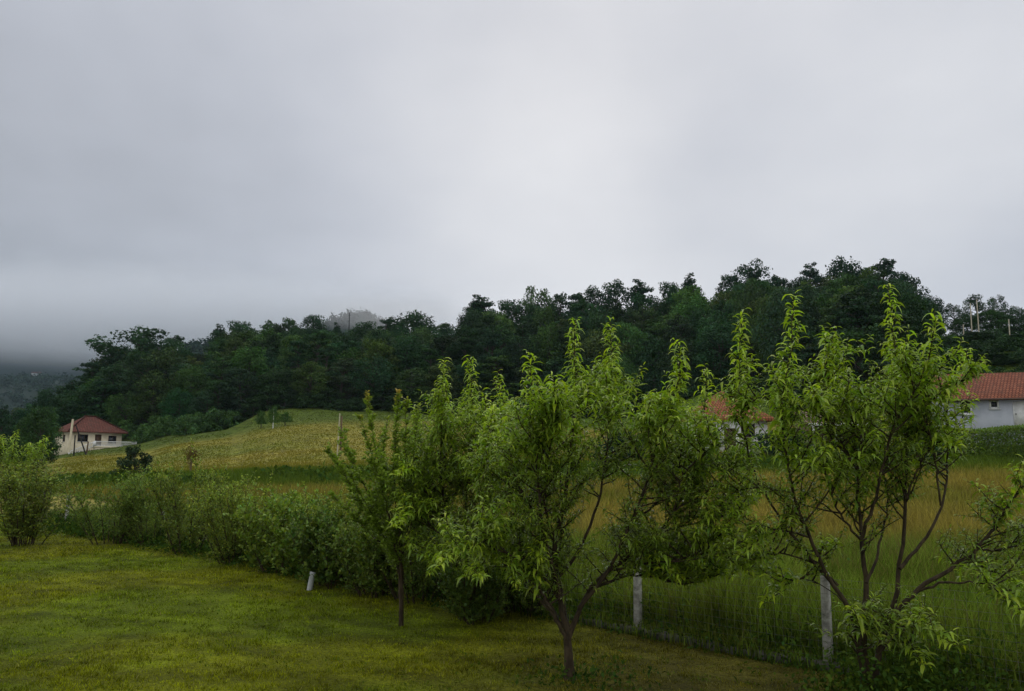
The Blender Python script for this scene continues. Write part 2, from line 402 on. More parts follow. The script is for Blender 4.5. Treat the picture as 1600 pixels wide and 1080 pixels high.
# lawn: a sheet on the near side of the fence line
ls = np.arange(-16, 46, .5); lw = np.concatenate([np.arange(0, 6, .3), np.arange(6, 40, 1.0)])
S_, W_ = np.meshgrid(ls, lw)
LP = FP0[None] + S_.ravel()[:, None] * FT[None] - W_.ravel()[:, None] * FN[None]
LP[W_.ravel() == 0] -= FN[None] * (0.18 + .14 * vnoise(S_.ravel()[W_.ravel() == 0], S_.ravel()[W_.ravel() == 0] * 0, .8, 5))[:, None]
i = (np.arange(len(lw) - 1)[:, None] * len(ls) + np.arange(len(ls) - 1)[None]).ravel()
me = mesh_of('lawn', np.c_[LP, T(LP[:, 0], LP[:, 1]) + .02], np.stack([i, i + 1, i + len(ls) + 1, i + len(ls)], 1), lawn_col(LP[:, 0], LP[:, 1]) * .6, True)
me.materials.append(M_LAWN); tag(link('lawn', me), kind='structure')

# ------------------------------------------------------------------ leaves
def arc_leaves(mb, rng, base, out, L, W, a, b, col, K=4, fold=.22):
    """long leaves that leave the twig along `out`, rise by a and arch down by b"""
    n = len(base)
    if n == 0: return
    s = np.linspace(0, 1, K + 1)
    prof = np.interp(s, [0, .15, .4, .7, 1], [.10, .62, 1.0, .68, .04])
    out = nrm(out * np.array([1, 1, .0001]) + 1e-6)
    cen = base[:, None] + L[:, None, None] * (out[:, None] * (s - .28 * np.minimum(b, 1.6)[:, None] * s ** 2)[..., None] + UP * (a[:, None] * s - b[:, None] * s ** 2)[..., None])
    sd = np.cross(out, UP) + UP * rng.normal(0, .35, n)[:, None] + out * rng.normal(0, .2, n)[:, None]
    sd = nrm(sd)
    w = (W[:, None] * prof)[..., None] * .5
    lift = UP * w * fold * 2
    v = np.stack([cen - sd[:, None] * w + lift, cen, cen + sd[:, None] * w + lift], 2)   # n, K+1, 3, 3
    m = (K + 1) * 3
    f = []
    for k in range(K):
        for q in (0, 1): f.append([k*3+q, k*3+q+1, k*3+q+4, k*3+q+3])
    f = np.array(f)
    F = (np.arange(n)[:, None, None] * m + f[None]).reshape(-1, 4)
    mb.add(v.reshape(-1, 3), F, np.repeat(col, m, 0))
def flat_leaves(mb, rng, base, dirs, nor, L, W, col):
    """short leaves: one creased diamond each"""
    n = len(base)
    if n == 0: return
    dirs = nrm(dirs); sd = nrm(np.cross(dirs, nor)); nn = np.cross(sd, dirs)
    mid = base + dirs * (L * .5)[:, None]
    v = np.stack([base, mid + sd * (W * .5)[:, None] + nn * (W * .12)[:, None], base + dirs * L[:, None] - nn * (L * .1)[:, None], mid - sd * (W * .5)[:, None] + nn * (W * .12)[:, None]], 1)
    F = np.arange(n * 4).reshape(n, 4)
    mb.add(v.reshape(-1, 3), F, np.repeat(col, 4, 0))
def leafcol(rng, n, lo=.7, hi=1.3, warm=.2):
    k = rng.uniform(lo, hi, n)[:, None]; w = rng.normal(0, warm, n)[:, None]
    return k * np.hstack([1 + w, 1 + w * .25, np.clip(1 - w, .2, 2)])

def spline(P, n):
    P = np.asarray(P, float); Q = np.vstack([2 * P[0] - P[1], P, 2 * P[-1] - P[-2]])
    t = np.linspace(0, len(P) - 1 - 1e-6, n); i = t.astype(int); u = (t - i)[:, None]
    a, b, c, d = Q[i], Q[i+1], Q[i+2], Q[i+3]
    return .5 * (2*b + (c-a)*u + (2*a-5*b+4*c-d)*u*u + (3*b-3*c+d-a)*u**3)
def along(P, t):
    seg = np.linalg.norm(np.diff(P, axis=0), axis=1); cs = np.r_[0, np.cumsum(seg)]; x = np.clip(t, 0, 1) * cs[-1]
    i = np.clip(np.searchsorted(cs, x, side='right') - 1, 0, len(seg) - 1); f = (x - cs[i]) / max(seg[i], 1e-9)
    return P[i] * (1-f) + P[i+1] * f, nrm(P[i+1] - P[i]), cs[-1]
def twig(rng, p, d, L, bend, n=5):
    pts = [p]; d = nrm(d)
    for k in range(n - 1):
        d = nrm(d + bend / n + rng.normal(0, .10, 3)); pts.append(pts[-1] + d * L / (n - 1))
    return np.array(pts)

class LeafBag:
    def __init__(s): s.b = []; s.o = []; s.L = []; s.a = []; s.bb = []; s.c = []
    def put(s, b, o, L, a, bb, c): s.b.append(b); s.o.append(o); s.L.append(L); s.a.append(a); s.bb.append(bb); s.c.append(c)
def dress(bag, rng, P, spacing, Lm, t0=0., young=0., droop=1., old=1., lead=False):
    """leaves in a spiral along the twig P; `young` 0..1 lightens the tip leaves, `old` scales leaf tone overall"""
    _, _, Ln = along(P, 0)
    n = max(2, int(Ln * (1 - t0) / spacing)); ph = rng.uniform(0, 6.28)
    for k in range(n):
        t = t0 + (1 - t0) * (k + rng.uniform(.2, .8)) / n
        p, d, _ = along(P, t); ph += 2.4 + rng.normal(0, .3)
        o = np.array([math.cos(ph), math.sin(ph), 0]) + d * np.array([1, 1, 0]) * .5
        tip = max(0., (t - .75) / .25)
        L = Lm * rng.uniform(.7, 1.2) * (1 - .45 * tip)
        a = rng.uniform(.15, .75) + tip * .4; b = (rng.uniform(.40, .90)) * droop
        if rng.random() < .15: a *= .2; b *= 1.15
        if lead: L = Lm * rng.uniform(.75, 1.2) * (1 - .5 * t ** 2); a = rng.uniform(.40, .85) + .5 * tip; b = rng.uniform(.65, 1.1)
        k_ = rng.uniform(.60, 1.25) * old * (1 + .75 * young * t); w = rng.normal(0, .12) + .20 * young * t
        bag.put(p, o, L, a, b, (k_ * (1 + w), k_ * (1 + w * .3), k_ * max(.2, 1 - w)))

def peach_tree(name, label, base_px, d, limbs, seed, sec_step=.062, shoot_step=.095, leafL=.155, group=None, leaf_sp=.0235, low_bare=.30):
    rng = np.random.default_rng(seed)
    b0 = at(*base_px, d); b0[2] = Tf(b0[0], b0[1]) - .05
    root = thing(name, label, 'tree', b0, 0, group)
    wood = MB(); bag = LeafBag()
    for (pts, dy, r0, r1, bare, *ls) in limbs:
        ls = ls[0] if ls else 1.0
        m = len(pts)
        W = np.array([at(p[0], p[1], d + dy * (k / (m - 1)) ** 1.2) for k, p in enumerate(pts)])
        if pts[0] == tuple(base_px) or pts[0] == base_px: W[0] = b0
        P = spline(W, 26); P[2:-1] += rng.normal(0, .008, (23, 3))
        tt = np.linspace(0, 1, 26); R = .82 * (r0 + (r1 - r0) * tt ** .8)
        if pts[0] == base_px: R[:3] *= [1.5, 1.22, 1.06]
        wood.tube(P, R, 7)
        Ln = along(P, 0)[2]
        nsec = int(Ln * (1 - bare) / sec_step)
        for k in range(nsec):
            t = bare + (1 - bare) * (k + rng.random()) / nsec
            p, dr, _ = along(P, t)
            ph = rng.uniform(0, 6.28); o = np.array([math.cos(ph), math.sin(ph), 0])
            up = rng.uniform(.1, 1.1) if t > .45 else rng.uniform(-.1, .7)
            top = sstep(t, .55, .85)
            L = (rng.uniform(.40, .90) * ls * (1 - top) + (rng.uniform(.5, 1.1) * (.10 + .75 * (1 - t))) * top) * (1.0 if t > .4 else .8)
            S = twig(rng, p, o + UP * up + dr * .35, L, UP * rng.uniform(-.15, .5))
            wood.tube(S, np.linspace(.010, .003, 5) * (1 - .5 * float(top)) + .001, 4, cap=False)
            low_t = t < .55; dress(bag, rng, S, leaf_sp * 1.25, leafL * (.74 if low_t else .95), .25, young=float(top), old=.72 if low_t else .9)  # lower part of the limb gets smaller leaves in a darker tone
            if L > .26:
                for q in range(int(L / shoot_step)):
                    t2 = rng.uniform(.25, 1.0); p2, d2, _ = along(S, t2)
                    ph = rng.uniform(0, 6.28); o2 = np.array([math.cos(ph), math.sin(ph), 0])
                    S2 = twig(rng, p2, d2 * .6 + o2 * .7 + UP * rng.uniform(-.2, .9), rng.uniform(.14, .36), UP * rng.uniform(-.4, .5), 4)
                    wood.tube(S2, [.004, .0035, .003, .002], 3, cap=False)
                    dress(bag, rng, S2, leaf_sp, leafL * (.74 if low_t else .95), .1, young=.2 + .5 * rng.random() * (t > .5), old=.72 if low_t else .95)
        for t in np.arange(.58, .99, .060 / Ln):
            p, dr, _ = along(P, t); ph = rng.uniform(0, 6.28); L = (.04 + .80 * (1 - t)) * rng.uniform(.35, 1.15) * min(1, ls + .2)
            S = twig(rng, p, np.array([math.cos(ph), math.sin(ph), rng.uniform(.3, 1.2)]) + dr * .4, L, UP * .25, 4)
            wood.tube(S, [.004, .0035, .003, .002], 3, cap=False); dress(bag, rng, S, leaf_sp * 1.1, leafL * 1.12, .05, young=.55 + .45 * t, droop=1.1)
        dress(bag, rng, P[14:], .023, leafL * 1.55, 0, young=1., lead=True)
        tip = twig(rng, P[-1], nrm(P[-1] - P[-4]) + UP * .6 + rng.normal(0, .25, 3), rng.uniform(.06, .16), UP * .2, 4)
        wood.tube(tip, [.004, .003, .0025, .002], 4, cap=False); dress(bag, rng, tip, .024, leafL * 1.1, 0, 1.)
    wood.build('trunk', M_BARK, root, True, b0).location = (0, 0, 0)
    lf = MB()
    b = np.array(bag.b); n = len(b); L = np.array(bag.L)
    arc_leaves(lf, rng, b, np.array(bag.o), L, L * rng.uniform(.20, .28, n), np.array(bag.a), np.array(bag.bb), np.array(bag.c))
    o = lf.build('crown', M_PEACH, root, True, b0); o.location = (0, 0, 0)
    print(name, 'leaves', n)
    return root

# peach tree B, the middle one
B = (890, 1045)
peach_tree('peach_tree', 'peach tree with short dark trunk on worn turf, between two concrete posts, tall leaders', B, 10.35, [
  ([B, (886, 990), (874, 920), (868, 850), (884, 770), (896, 660), (898, 575), (897, 502)], .2, .072, .006, .30),
  ([(886, 990), (868, 905), (848, 820), (838, 740), (832, 650), (828, 560)], -.9, .042, .005, .32),
  ([(887, 1000), (912, 940), (950, 892), (1003, 858), (1052, 800), (1088, 730), (1100, 650), (1104, 580)], .8, .045, .005, .30, .75),
  ([(905, 950), (945, 900), (985, 820), (1012, 745), (1036, 660), (1060, 600), (1062, 540)], -.7, .034, .005, .30),
  ([(874, 900), (910, 850), (938, 770), (950, 680), (955, 590), (955, 512)], 1.2, .032, .005, .30),
  ([(886, 985), (860, 955), (820, 905), (782, 850), (765, 770), (762, 700), (770, 640)], .7, .034, .005, .30),
  ([(884, 960), (852, 905), (800, 870), (745, 850), (700, 870), (690, 885)], -1.1, .024, .005, .40),
  ([(950, 892), (1010, 880), (1075, 870), (1130, 830), (1165, 780)], -.6, .024, .005, .35),
  ([(868, 850), (850, 780), (860, 700), (868, 640), (866, 600)], -1.5, .026, .005, .25),
  ([(889, 1012), (872, 972), (850, 935), (838, 900), (845, 850)], -.5, .036, .005, .35),
  ([(886, 1000), (850, 930), (810, 880), (770, 870), (735, 900)], .3, .020, .004, .25),
  ([(888, 985), (930, 920), (990, 900), (1050, 905), (1095, 880)], .2, .020, .004, .25),
  ([(868, 850), (830, 790), (800, 730), (795, 660)], .4, .024, .004, .15),
  ([(1052, 800), (1100, 770), (1148, 728), (1168, 690)], .5, .018, .004, .1, .7),
  ([(1040, 830), (1095, 815), (1150, 800), (1190, 770)], .9, .018, .004, .1, .8),
  ([(1052, 800), (1070, 740), (1110, 700), (1130, 660)], -.6, .018, .004, .15, .7),
  ([(950, 892), (985, 870), (1020, 875), (1050, 900)], -.3, .014, .004, .2, .7),
  ([(965, 880), (990, 855), (1005, 850), (1000, 870)], .9, .012, .004, .1, .6),
  ([(1075, 870), (1110, 865), (1150, 880), (1175, 900)], -.5, .012, .004, .1, .6),
  ([(965, 880), (1010, 895), (1060, 912), (1110, 900), (1150, 865)], .5, .010, .003, .25, .6),
  ([(1003, 858), (1050, 860), (1100, 875), (1140, 905)], 1.0, .010, .003, .2, .6),
  ([(985, 820), (1040, 770), (1072, 700), (1080, 640)], 1.3, .022, .004, .15, .8),
], 11)
A = (1355, 1066)
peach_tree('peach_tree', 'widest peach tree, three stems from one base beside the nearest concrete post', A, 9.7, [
  ([A, (1350, 985), (1354, 911), (1346, 845), (1339, 733), (1328, 640), (1318, 565)], .5, .060, .006, .40),
  ([A, (1341, 1009), (1326, 950), (1297, 907), (1266, 840), (1236, 756), (1222, 640), (1236, 545), (1240, 468)], -.5, .050, .005, .42),
  ([A, (1374, 1022), (1394, 956), (1406, 889), (1417, 778), (1414, 680), (1400, 560), (1388, 452)], .3, .055, .005, .42),
  ([(1390, 965), (1430, 925), (1470, 898), (1528, 858), (1570, 800), (1600, 757), (1622, 720), (1634, 695)], -.4, .042, .005, .45, .55),
  ([(1297, 907), (1258, 862), (1212, 800), (1172, 720), (1156, 620), (1158, 497)], .7, .030, .005, .45, .5),
  ([(1406, 889), (1446, 840), (1474, 780), (1482, 710), (1480, 640), (1510, 552)], 1.0, .028, .005, .36, .5),
  ([(1420, 930), (1480, 910), (1540, 915), (1590, 950), (1620, 980)], -1.2, .022, .004, .45),
  ([(1346, 845), (1372, 760), (1395, 670), (1440, 590), (1462, 500)], -.9, .028, .005, .28),
  ([(1310, 915), (1270, 880), (1215, 865), (1170, 880), (1140, 900)], .6, .020, .004, .40),
  ([(1339, 733), (1300, 660), (1290, 590), (1300, 540)], 1.0, .022, .004, .15),
  ([(1414, 680), (1450, 620), (1490, 600), (1530, 572)], -.3, .020, .004, .15, .6),
  ([(1354, 911), (1375, 850), (1385, 770), (1365, 680), (1352, 610)], 1.4, .024, .004, .35),
  ([(1374, 1022), (1410, 985), (1450, 985), (1490, 1010)], -.7, .014, .004, .3),
  ([(1234, 780), (1195, 762), (1150, 770), (1115, 800)], .3, .018, .004, .15, .8),
  ([(1266, 840), (1225, 830), (1190, 840), (1160, 870)], -.4, .016, .004, .2, .8),
  ([(1297, 907), (1280, 880), (1285, 860), (1300, 850)], .2, .012, .004, .1, .5),
  ([(1374, 1022), (1400, 1000), (1425, 1010), (1440, 1040)], -.5, .010, .004, .2, .6),
  ([(1222, 640), (1196, 622), (1170, 630), (1152, 655)], .3, .012, .004, .2, .6),
  ([(1339, 733), (1310, 690), (1288, 650), (1272, 612)], -.9, .016, .004, .15, .8),
  ([(1470, 790), (1458, 700), (1446, 640), (1452, 588)], -.5, .016, .004, .2, .6),
  ([(1339, 733), (1345, 690), (1330, 650), (1322, 610)], -.6, .014, .004, .15, .8),
  ([(1461, 907), (1500, 880), (1545, 890), (1600, 920)], .7, .012, .003, .2, .7),
  ([(1326, 950), (1300, 925), (1262, 905), (1225, 915), (1200, 940)], .5, .010, .003, .35, .6),
  ([(1352, 1045), (1340, 1015), (1345, 985), (1335, 960)], -.4, .008, .003, .2, .5),
  ([(1417, 778), (1440, 720), (1470, 690), (1492, 700)], -.5, .018, .004, .2, .7),
  ([(1346, 845), (1310, 800), (1290, 740), (1285, 680)], -.5, .02, .004, .2),
  ([(1528, 858), (1560, 860), (1600, 850), (1650, 860)], .5, .018, .004, .2),
], 23, leaf_sp=.027, sec_step=.075, shoot_step=.105)
Dd = (735, 966)
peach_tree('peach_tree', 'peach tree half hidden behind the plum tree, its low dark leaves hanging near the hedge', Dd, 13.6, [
  ([Dd, (733, 900), (728, 820), (732, 720), (736, 640), (735, 560)], .2, .055, .005, .25),
  ([(733, 910), (705, 840), (690, 750), (690, 660), (694, 565)], -.8, .035, .005, .25),
  ([(733, 900), (760, 830), (785, 740), (792, 660), (778, 592)], .6, .035, .005, .25),
  ([(728, 850), (680, 790), (655, 720), (648, 640)], .6, .030, .005, .25),
  ([(735, 930), (770, 880), (815, 830), (835, 760), (838, 690)], -.4, .030, .005, .3),
  ([(728, 820), (745, 750), (760, 690), (757, 620)], -1.2, .025, .005, .2),
  ([(733, 900), (705, 830), (668, 770), (640, 735), (622, 745)], -1.3, .024, .004, .35, .7),
  ([(733, 910), (700, 850), (660, 810), (632, 805), (615, 825)], -1.5, .02, .004, .4, .7),
  ([(733, 900), (745, 820), (760, 760), (790, 720)], -1.4, .024, .004, .3),
  ([(733, 920), (715, 885), (690, 870), (675, 895)], -1.2, .018, .004, .3),
  ([(735, 930), (755, 895), (790, 890), (810, 920)], -1.0, .018, .004, .3),
  ([(733, 935), (725, 905), (735, 890), (752, 905)], -1.5, .016, .004, .3),
], 37, leaf_sp=.028)
E = (22, 846)
peach_tree('peach_tree', 'young peach tree behind the vase-shaped shrub at the lawn\'s far corner', E, 27.5, [
  ([E, (20, 800), (15, 740), (22, 700), (24, 676)], .3, .06, .006, .2),
  ([(20, 800), (-10, 750), (-20, 710), (-15, 680)], 0., .04, .006, .2),
  ([(20, 790), (45, 740), (62, 705), (72, 685)], 0., .04, .006, .2),
  ([(15, 770), (5, 730), (0, 700), (2, 685)], -.8, .04, .006, .2),
  ([(18, 770), (40, 745), (50, 720), (48, 695)], .8, .04, .006, .2),
], 41, leafL=.18, leaf_sp=.036, sec_step=.10)

# plum tree: many upright rods
def plum_tree():
    rng = np.random.default_rng(5)
    base = (627, 968); d = 13.5; b0 = at(*base, d); b0[2] = Tf(b0[0], b0[1]) - .05
    root = thing('plum_tree', 'slim small leaved fruit tree with a fan of straight upright rods and reddish shoot tips', 'tree', b0)
    wood = MB(); lf = MB(); bb = []; dd = []; LL = []; cc = []
    def leafy(P, sp, t0, red=0.):
        Ln = along(P, 0)[2]; n = int(Ln * (1 - t0) / sp)
        for k in range(n):
            t = t0 + (1 - t0) * rng.random(); p, d_, _ = along(P, t); ph = rng.uniform(0, 6.28)
            bb.append(p); dd.append(np.array([math.cos(ph), math.sin(ph), rng.uniform(-.3, .7)]) + d_ * .5); LL.append(rng.uniform(.05, .085))
            k_ = rng.uniform(.55, 1.25); r = max(0, (t - .9) / .1) * red
            cc.append((k_ * (1 + 1.6 * r), k_ * (1 - .25 * r), k_ * (1 + r)))
    rods = [([(612, 860), (560, 775), (525, 720), (503, 697)], -.3, 0), ([(615, 855), (575, 770), (545, 710), (528, 668)], .5, 0), ([(620, 850), (597, 760), (583, 680), (574, 612)], .1, .35),
            ([(624, 850), (615, 760), (618, 680), (622, 610)], -.4, .5), ([(628, 850), (640, 760), (648, 690), (655, 632)], .5, .1), ([(630, 855), (655, 770), (672, 710), (686, 655)], -.3, 0),
            ([(630, 860), (670, 790), (700, 740), (712, 690)], .3, 0), ([(622, 850), (600, 770), (600, 700), (606, 650)], .9, .1), ([(625, 850), (630, 770), (632, 700), (636, 622)], -.9, .2),
            ([(618, 855), (580, 800), (556, 760), (545, 735)], -.8, 0), ([(628, 860), (650, 800), (660, 760), (668, 700)], -.9, 0), ([(616, 858), (566, 790), (540, 745), (518, 712)], .4, 0), ([(632, 860), (680, 800), (722, 760), (752, 712)], .2, 0), ([(632, 855), (668, 760), (700, 690), (722, 640)], .8, 0), ([(612, 865), (560, 815), (535, 790), (515, 770)], .2, 0), ([(622, 855), (604, 790), (590, 740), (562, 650)], -.7, .2)]
    P = spline([b0, at(627, 930, d), at(625, 890, d), at(624, 850, d)], 12); wood.tube(P, np.linspace(.043, .026, 12), 8)
    for pts, dy, red in rods:
        W = np.array([at(627 + rng.uniform(-5, 5), rng.uniform(885, 945), d)] + [at(*p, d + dy * (k + 1) / len(pts)) for k, p in enumerate(pts)])
        P = spline(W, 22); P[2:-1] += rng.normal(0, .01, (19, 3))
        wood.tube(P, np.linspace(.014, .0035, 22), 6); leafy(P, .008, .40, red)
        Ln = along(P, 0)[2]
        for k in range(int(Ln / .075)):
            t = rng.uniform(.38, .97) if rng.random() < .85 else rng.uniform(.10, .38); p, d_, _ = along(P, t); ph = rng.uniform(0, 6.28)
            S = twig(rng, p, d_ * .8 + np.array([math.cos(ph), math.sin(ph), 0]) * .9, rng.uniform(.15, .5) * (1.25 - t), UP * .5)
            wood.tube(S, np.linspace(.006, .002, 5), 3, cap=False); leafy(S, .0075, .05, red * .6 if t > .75 else 0)
    wood.build('trunk', M_BARK, root, True, b0).location = (0, 0, 0)
    n = len(bb); bb = np.array(bb); LL = np.array(LL)
    flat_leaves(lf, rng, bb, np.array(dd), nrm(rng.normal(0, .6, (n, 3)) + UP), LL, LL * .52, np.array(cc))
    lf.build('crown', M_PLUM, root, False, b0).location = (0, 0, 0); print('plum leaves', n)
plum_tree()

# ------------------------------------------------------------------ shrubs of the hedge line
def shrub_mesh(seed, H, R, n_leaf, leaf, vase=.5, up=.4, dense_low=True, stems=16):
    rng = np.random.default_rng(seed); wood = MB(); lf = MB(); P_all = []; D_all = []
    for k in range(stems):
        ph = rng.uniform(0, 6.28); rr = R * math.sqrt(rng.uniform(.02, 1)) 
        top = np.array([math.cos(ph) * rr, math.sin(ph) * rr, H * rng.uniform(.72, 1.0) * (1 - .25 * (rr / R) ** 2)])
        b = np.array([math.cos(ph) * rr * (1 - vase) * .5, math.sin(ph) * rr * (1 - vase) * .5, -.05])
        mid = b * .45 + top * .55 + rng.normal(0, .08, 3) * H * .3
        P = spline([b, mid, top], 12); wood.tube(P, np.linspace(.018, .004, 12), 4, cap=False)
        for q in range(int(26)):
            t = rng.uniform(.12 if dense_low else .35, 1.0); p, d_, _ = along(P, t); a = rng.uniform(0, 6.28)
            S = twig(rng, p, np.array([math.cos(a), math.sin(a), 0]) + UP * rng.uniform(-.1, 1.2) * up * 2 + d_ * .3, R * rng.uniform(.15, .5), UP * .3)
            wood.tube(S, np.linspace(.006, .002, 5), 3, cap=False)
            P_all.append(S)
        P_all.append(P[6:])
        for q in range(3):
            p, d_, _ = along(P, rng.uniform(.5, .95)); a = rng.uniform(0, 6.28)
            S = twig(rng, p, np.array([math.cos(a), math.sin(a), 0]) * .45 + UP * 1.2, H * rng.uniform(.15, .42), np.array([math.cos(a), math.sin(a), -.2]) * .4)
            wood.tube(S, np.linspace(.006, .002, 5), 3, cap=False); P_all.append(S)
    m = n_leaf // len(P_all) + 1; bs = []; ds = []
    for S in P_all:
        for k in range(m):
            p, d_, _ = along(S, rng.uniform(.1, 1)); a = rng.uniform(0, 6.28)
            bs.append(p); ds.append(np.array([math.cos(a), math.sin(a), rng.uniform(-.3, .9)]) + d_ * .4)
    bs = np.array(bs); n = len(bs); L = leaf * rng.uniform(.6, 1.3, n)
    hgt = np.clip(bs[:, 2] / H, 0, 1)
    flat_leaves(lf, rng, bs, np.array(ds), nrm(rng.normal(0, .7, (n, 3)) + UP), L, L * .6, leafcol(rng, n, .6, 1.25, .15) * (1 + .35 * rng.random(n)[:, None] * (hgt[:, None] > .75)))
    return wood, lf
SHRUBS = []
for k, a in enumerate([(101, 2.3, 1.15, 13000, .06, .30, .4, True, 24), (102, 2.0, 1.35, 13000, .058, .35, .4, True, 18), (103, 2.2, 1.1, 12000, .06, .4, .5, True, 16),
                       (104, 1.7, 1.3, 13000, .055, .3, .35, True, 18), (105, 1.3, 1.2, 9500, .085, .3, .2, True, 16)]):
    SHRUBS.append(shrub_mesh(*a))
_proto = {}
def shrub(kind, label, px, py, d, H, R, tint, rz=0., group='shrubs of the hedge along the lawn', name='shrub', cat='shrub'):
    d -= .5; H *= 1.14; R *= 1.06; b = at(px, py, d); z = Tf(b[0], b[1]) - .03
    if kind not in _proto:
        r = thing(name, label, cat, (b[0], b[1], z), rz, group)
        w, l = SHRUBS[kind]; w.build('stems', M_BARK, r); l.build('foliage', M_SHRUB, r); _proto[kind] = r
    else:
        r = copy_tree(_proto[kind]); r.name = name; tag(r, label, cat, group); r.location = (b[0], b[1], z); r.rotation_euler = (0, 0, rz)
    h0 = [2.3, 2.0, 2.2, 1.7, 1.3][kind]; r0 = [1.15, 1.35, 1.1, 1.3, 1.2][kind]
    r.scale = (R / r0, R / r0, H / h0); set_tint(r, tint)
    if not group and 'group' in r: del r['group']
    return r
shrub(0, 'vase-shaped shrub with bare leaning stems at the far corner of the lawn', 36, 850, 26.6, 2.4, 1.4, (1, 1, .9))
shrub(1, 'broad rounded shrub standing apart with a grassy gap beside the corner shrub', 174, 845, 26.0, 2.0, 1.35, (.85, .95, .9), .5)
shrub(2, 'tallest upright shrub of the hedge, with pale shoots on top', 292, 862, 23.3, 2.45, 1.0, (1.05, 1.05, 1), 1.)
shrub(3, 'low shrub filling the gap behind the broad rounded shrub', 238, 848, 25.5, 1.5, 1.0, (.8, .9, .85), 2.)
shrub(3, 'spreading light green shrub next below the tallest hedge shrub', 372, 880, 21.3, 1.85, 1.15, (1.15, 1.15, 1), 3.)
shrub(4, 'low dense shrub with dark lower leaves in mid hedge', 440, 896, 19.6, 1.6, 1.2, (.95, 1.05, .9), 1.)
shrub(2, 'thin upright light green shrub behind the low dense one', 415, 880, 21.3, 1.75, 1.0, (1.15, 1.15, .9), 4.)
shrub(4, 'dark broad-leaved shrub just behind the pale pipe stub', 518, 916, 17.7, 1.5, 1.05, (.62, .75, .8), 2.4)
shrub(1, 'light green shrub rising between the pipe stub and the plum tree', 540, 905, 18.4, 1.75, 1.1, (1.1, 1.1, .9), 5.)
shrub(4, 'low dark shrub around the foot of the plum tree', 590, 928, 16.6, 1.35, .9, (.7, .78, .75), 5.)
shrub(3, 'dim shrub behind the straight rods of the plum tree', 655, 935, 16.2, 1.75, 1.05, (.8, .9, .85), .2)
shrub(1, 'dark shrub behind the half hidden peach tree', 765, 950, 15.3, 1.55, 1.0, (.7, .82, .8), 1.7)
shrub(4, 'low dark shrub under the half hidden peach tree', 745, 962, 14.3, .95, .7, (.6, .72, .75), 3.3)
shrub(3, 'shrub against the fence between plum and middle peach tree', 820, 950, 15.0, 1.25, .9, (.75, .85, .8), 4.1)

# ------------------------------------------------------------------ fence, kerb, pipe stub
fence = thing('fence', 'wire mesh fence on square concrete posts between the lawn and the meadow', 'fence', (FP0[0], FP0[1], 0), math.atan2(FT[1], FT[0]))
rng = np.random.default_rng(3)
_u = (ray(997, 985)[0] / ray(997, 985)[1]); PS = (FP0[0] - _u * FP0[1]) / (_u * FT[1] - FT[0]); print('post spacing', PS, FP0, FT)
post_s = [PS * k for k in range(-4, 13)]
for k, s in enumerate(post_s):
    p = fence_at(s)
    if 112 < az(p[0], p[1]) < 210: continue          # behind the broad shrub
    z = Tf(*p); mb = MB(); h = 1.24 + rng.normal(0, .02); w = .053; c = .010
    prof = [(-w, -w + c), (-w + c, -w), (w - c, -w), (w, -w + c), (w, w - c), (w - c, w), (-w + c, w), (-w, w - c)]
    lev = [(0, -.15), (0, .0), (.002, h * .4), (.006, h - .02), (.02, h)]
    v = np.array([[x * (1 - q / w), y * (1 - q / w), zz_] for q, zz_ in lev for x, y in prof])
    f = [[r * 8 + a, r * 8 + (a + 1) % 8, (r + 1) * 8 + (a + 1) % 8, (r + 1) * 8 + a] for r in range(4) for a in range(8)]
    f += [[32, 33, 34, 35], [32, 35, 36, 39], [36, 37, 38, 39]]
    mb.add(v, f)
    for hz in (.25, .6, .95, 1.3): mb.tube([(0, -w - .004, hz), (0, -w - .02, hz)], [.008, .008], 5)
    o = mb.build('post', M_CONC, fence); o.location = (s, 0, z); o.rotation_euler = (rng.normal(0, .02), rng.normal(0, .02), 0)
wm = MB(); s0, s1 = post_s[0], post_s[-1]; off = .085
sv = np.arange(s0, s1, .4); pts = np.array([fence_at(s) for s in sv]); zt = T(pts[:, 0], pts[:, 1])
sgn = -1 if (np.array([-FT[1], FT[0]]) @ FN) > 0 else 1
for hz in np.arange(.06, 1.25, .1):
    P = np.c_[sv, np.full(len(sv), off * sgn), zt + hz + .006 * np.sin(sv * 2.1 + hz * 9)]; wm.tube(P, np.full(len(sv), .0017 if hz < 1.25 else .0024), 3, cap=False)
for s in np.arange(s0, s1, .12):
    z = np.interp(s, sv, zt); wm.tube([(s, off * sgn, z + .05), (s + .004, off * sgn + .004, z + .7), (s, off * sgn, z + 1.17)], [.0013] * 3, 3, cap=False)
wm.build('wire_mesh', M_WIRE, fence)
kb = MB(); kp = [];
for s in np.arange(-13, 36, .5):
    p = fence_at(s) - FN * .02; kp.append((p[0], p[1], Tf(*p)))
kp = np.array(kp); m = len(kp); sec = [(-.13, -.1), (-.13, .075), (-.105, .10), (.08, .10), (.10, .08), (.10, -.1)]
jit = rng.normal(0, .008, (m, 2))
v = np.array([[kp[i][0] + FN[0] * a + jit[i, 0], kp[i][1] + FN[1] * a, kp[i][2] + b + jit[i, 1]] for i in range(m) for a, b in sec])
kb.add(v, [[i * 6 + j, i * 6 + (j + 1) % 6, (i + 1) * 6 + (j + 1) % 6, (i + 1) * 6 + j] for i in range(m - 1) for j in range(6)])
tag(kb.build('kerb', M_KERB), kind='structure')
pb = at(483, 924, 16.75); pz = Tf(pb[0], pb[1])
pm = MB(); pm.tube([(0, 0, -.1), (.02, 0, .36)], [.056, .056], 20, cap=False); pm.tube([(.02, 0, .36), (.0215, 0, .372), (.021, 0, .366), (.015, 0, .28)], [.062, .060, .047, .046], 20, cap=False)
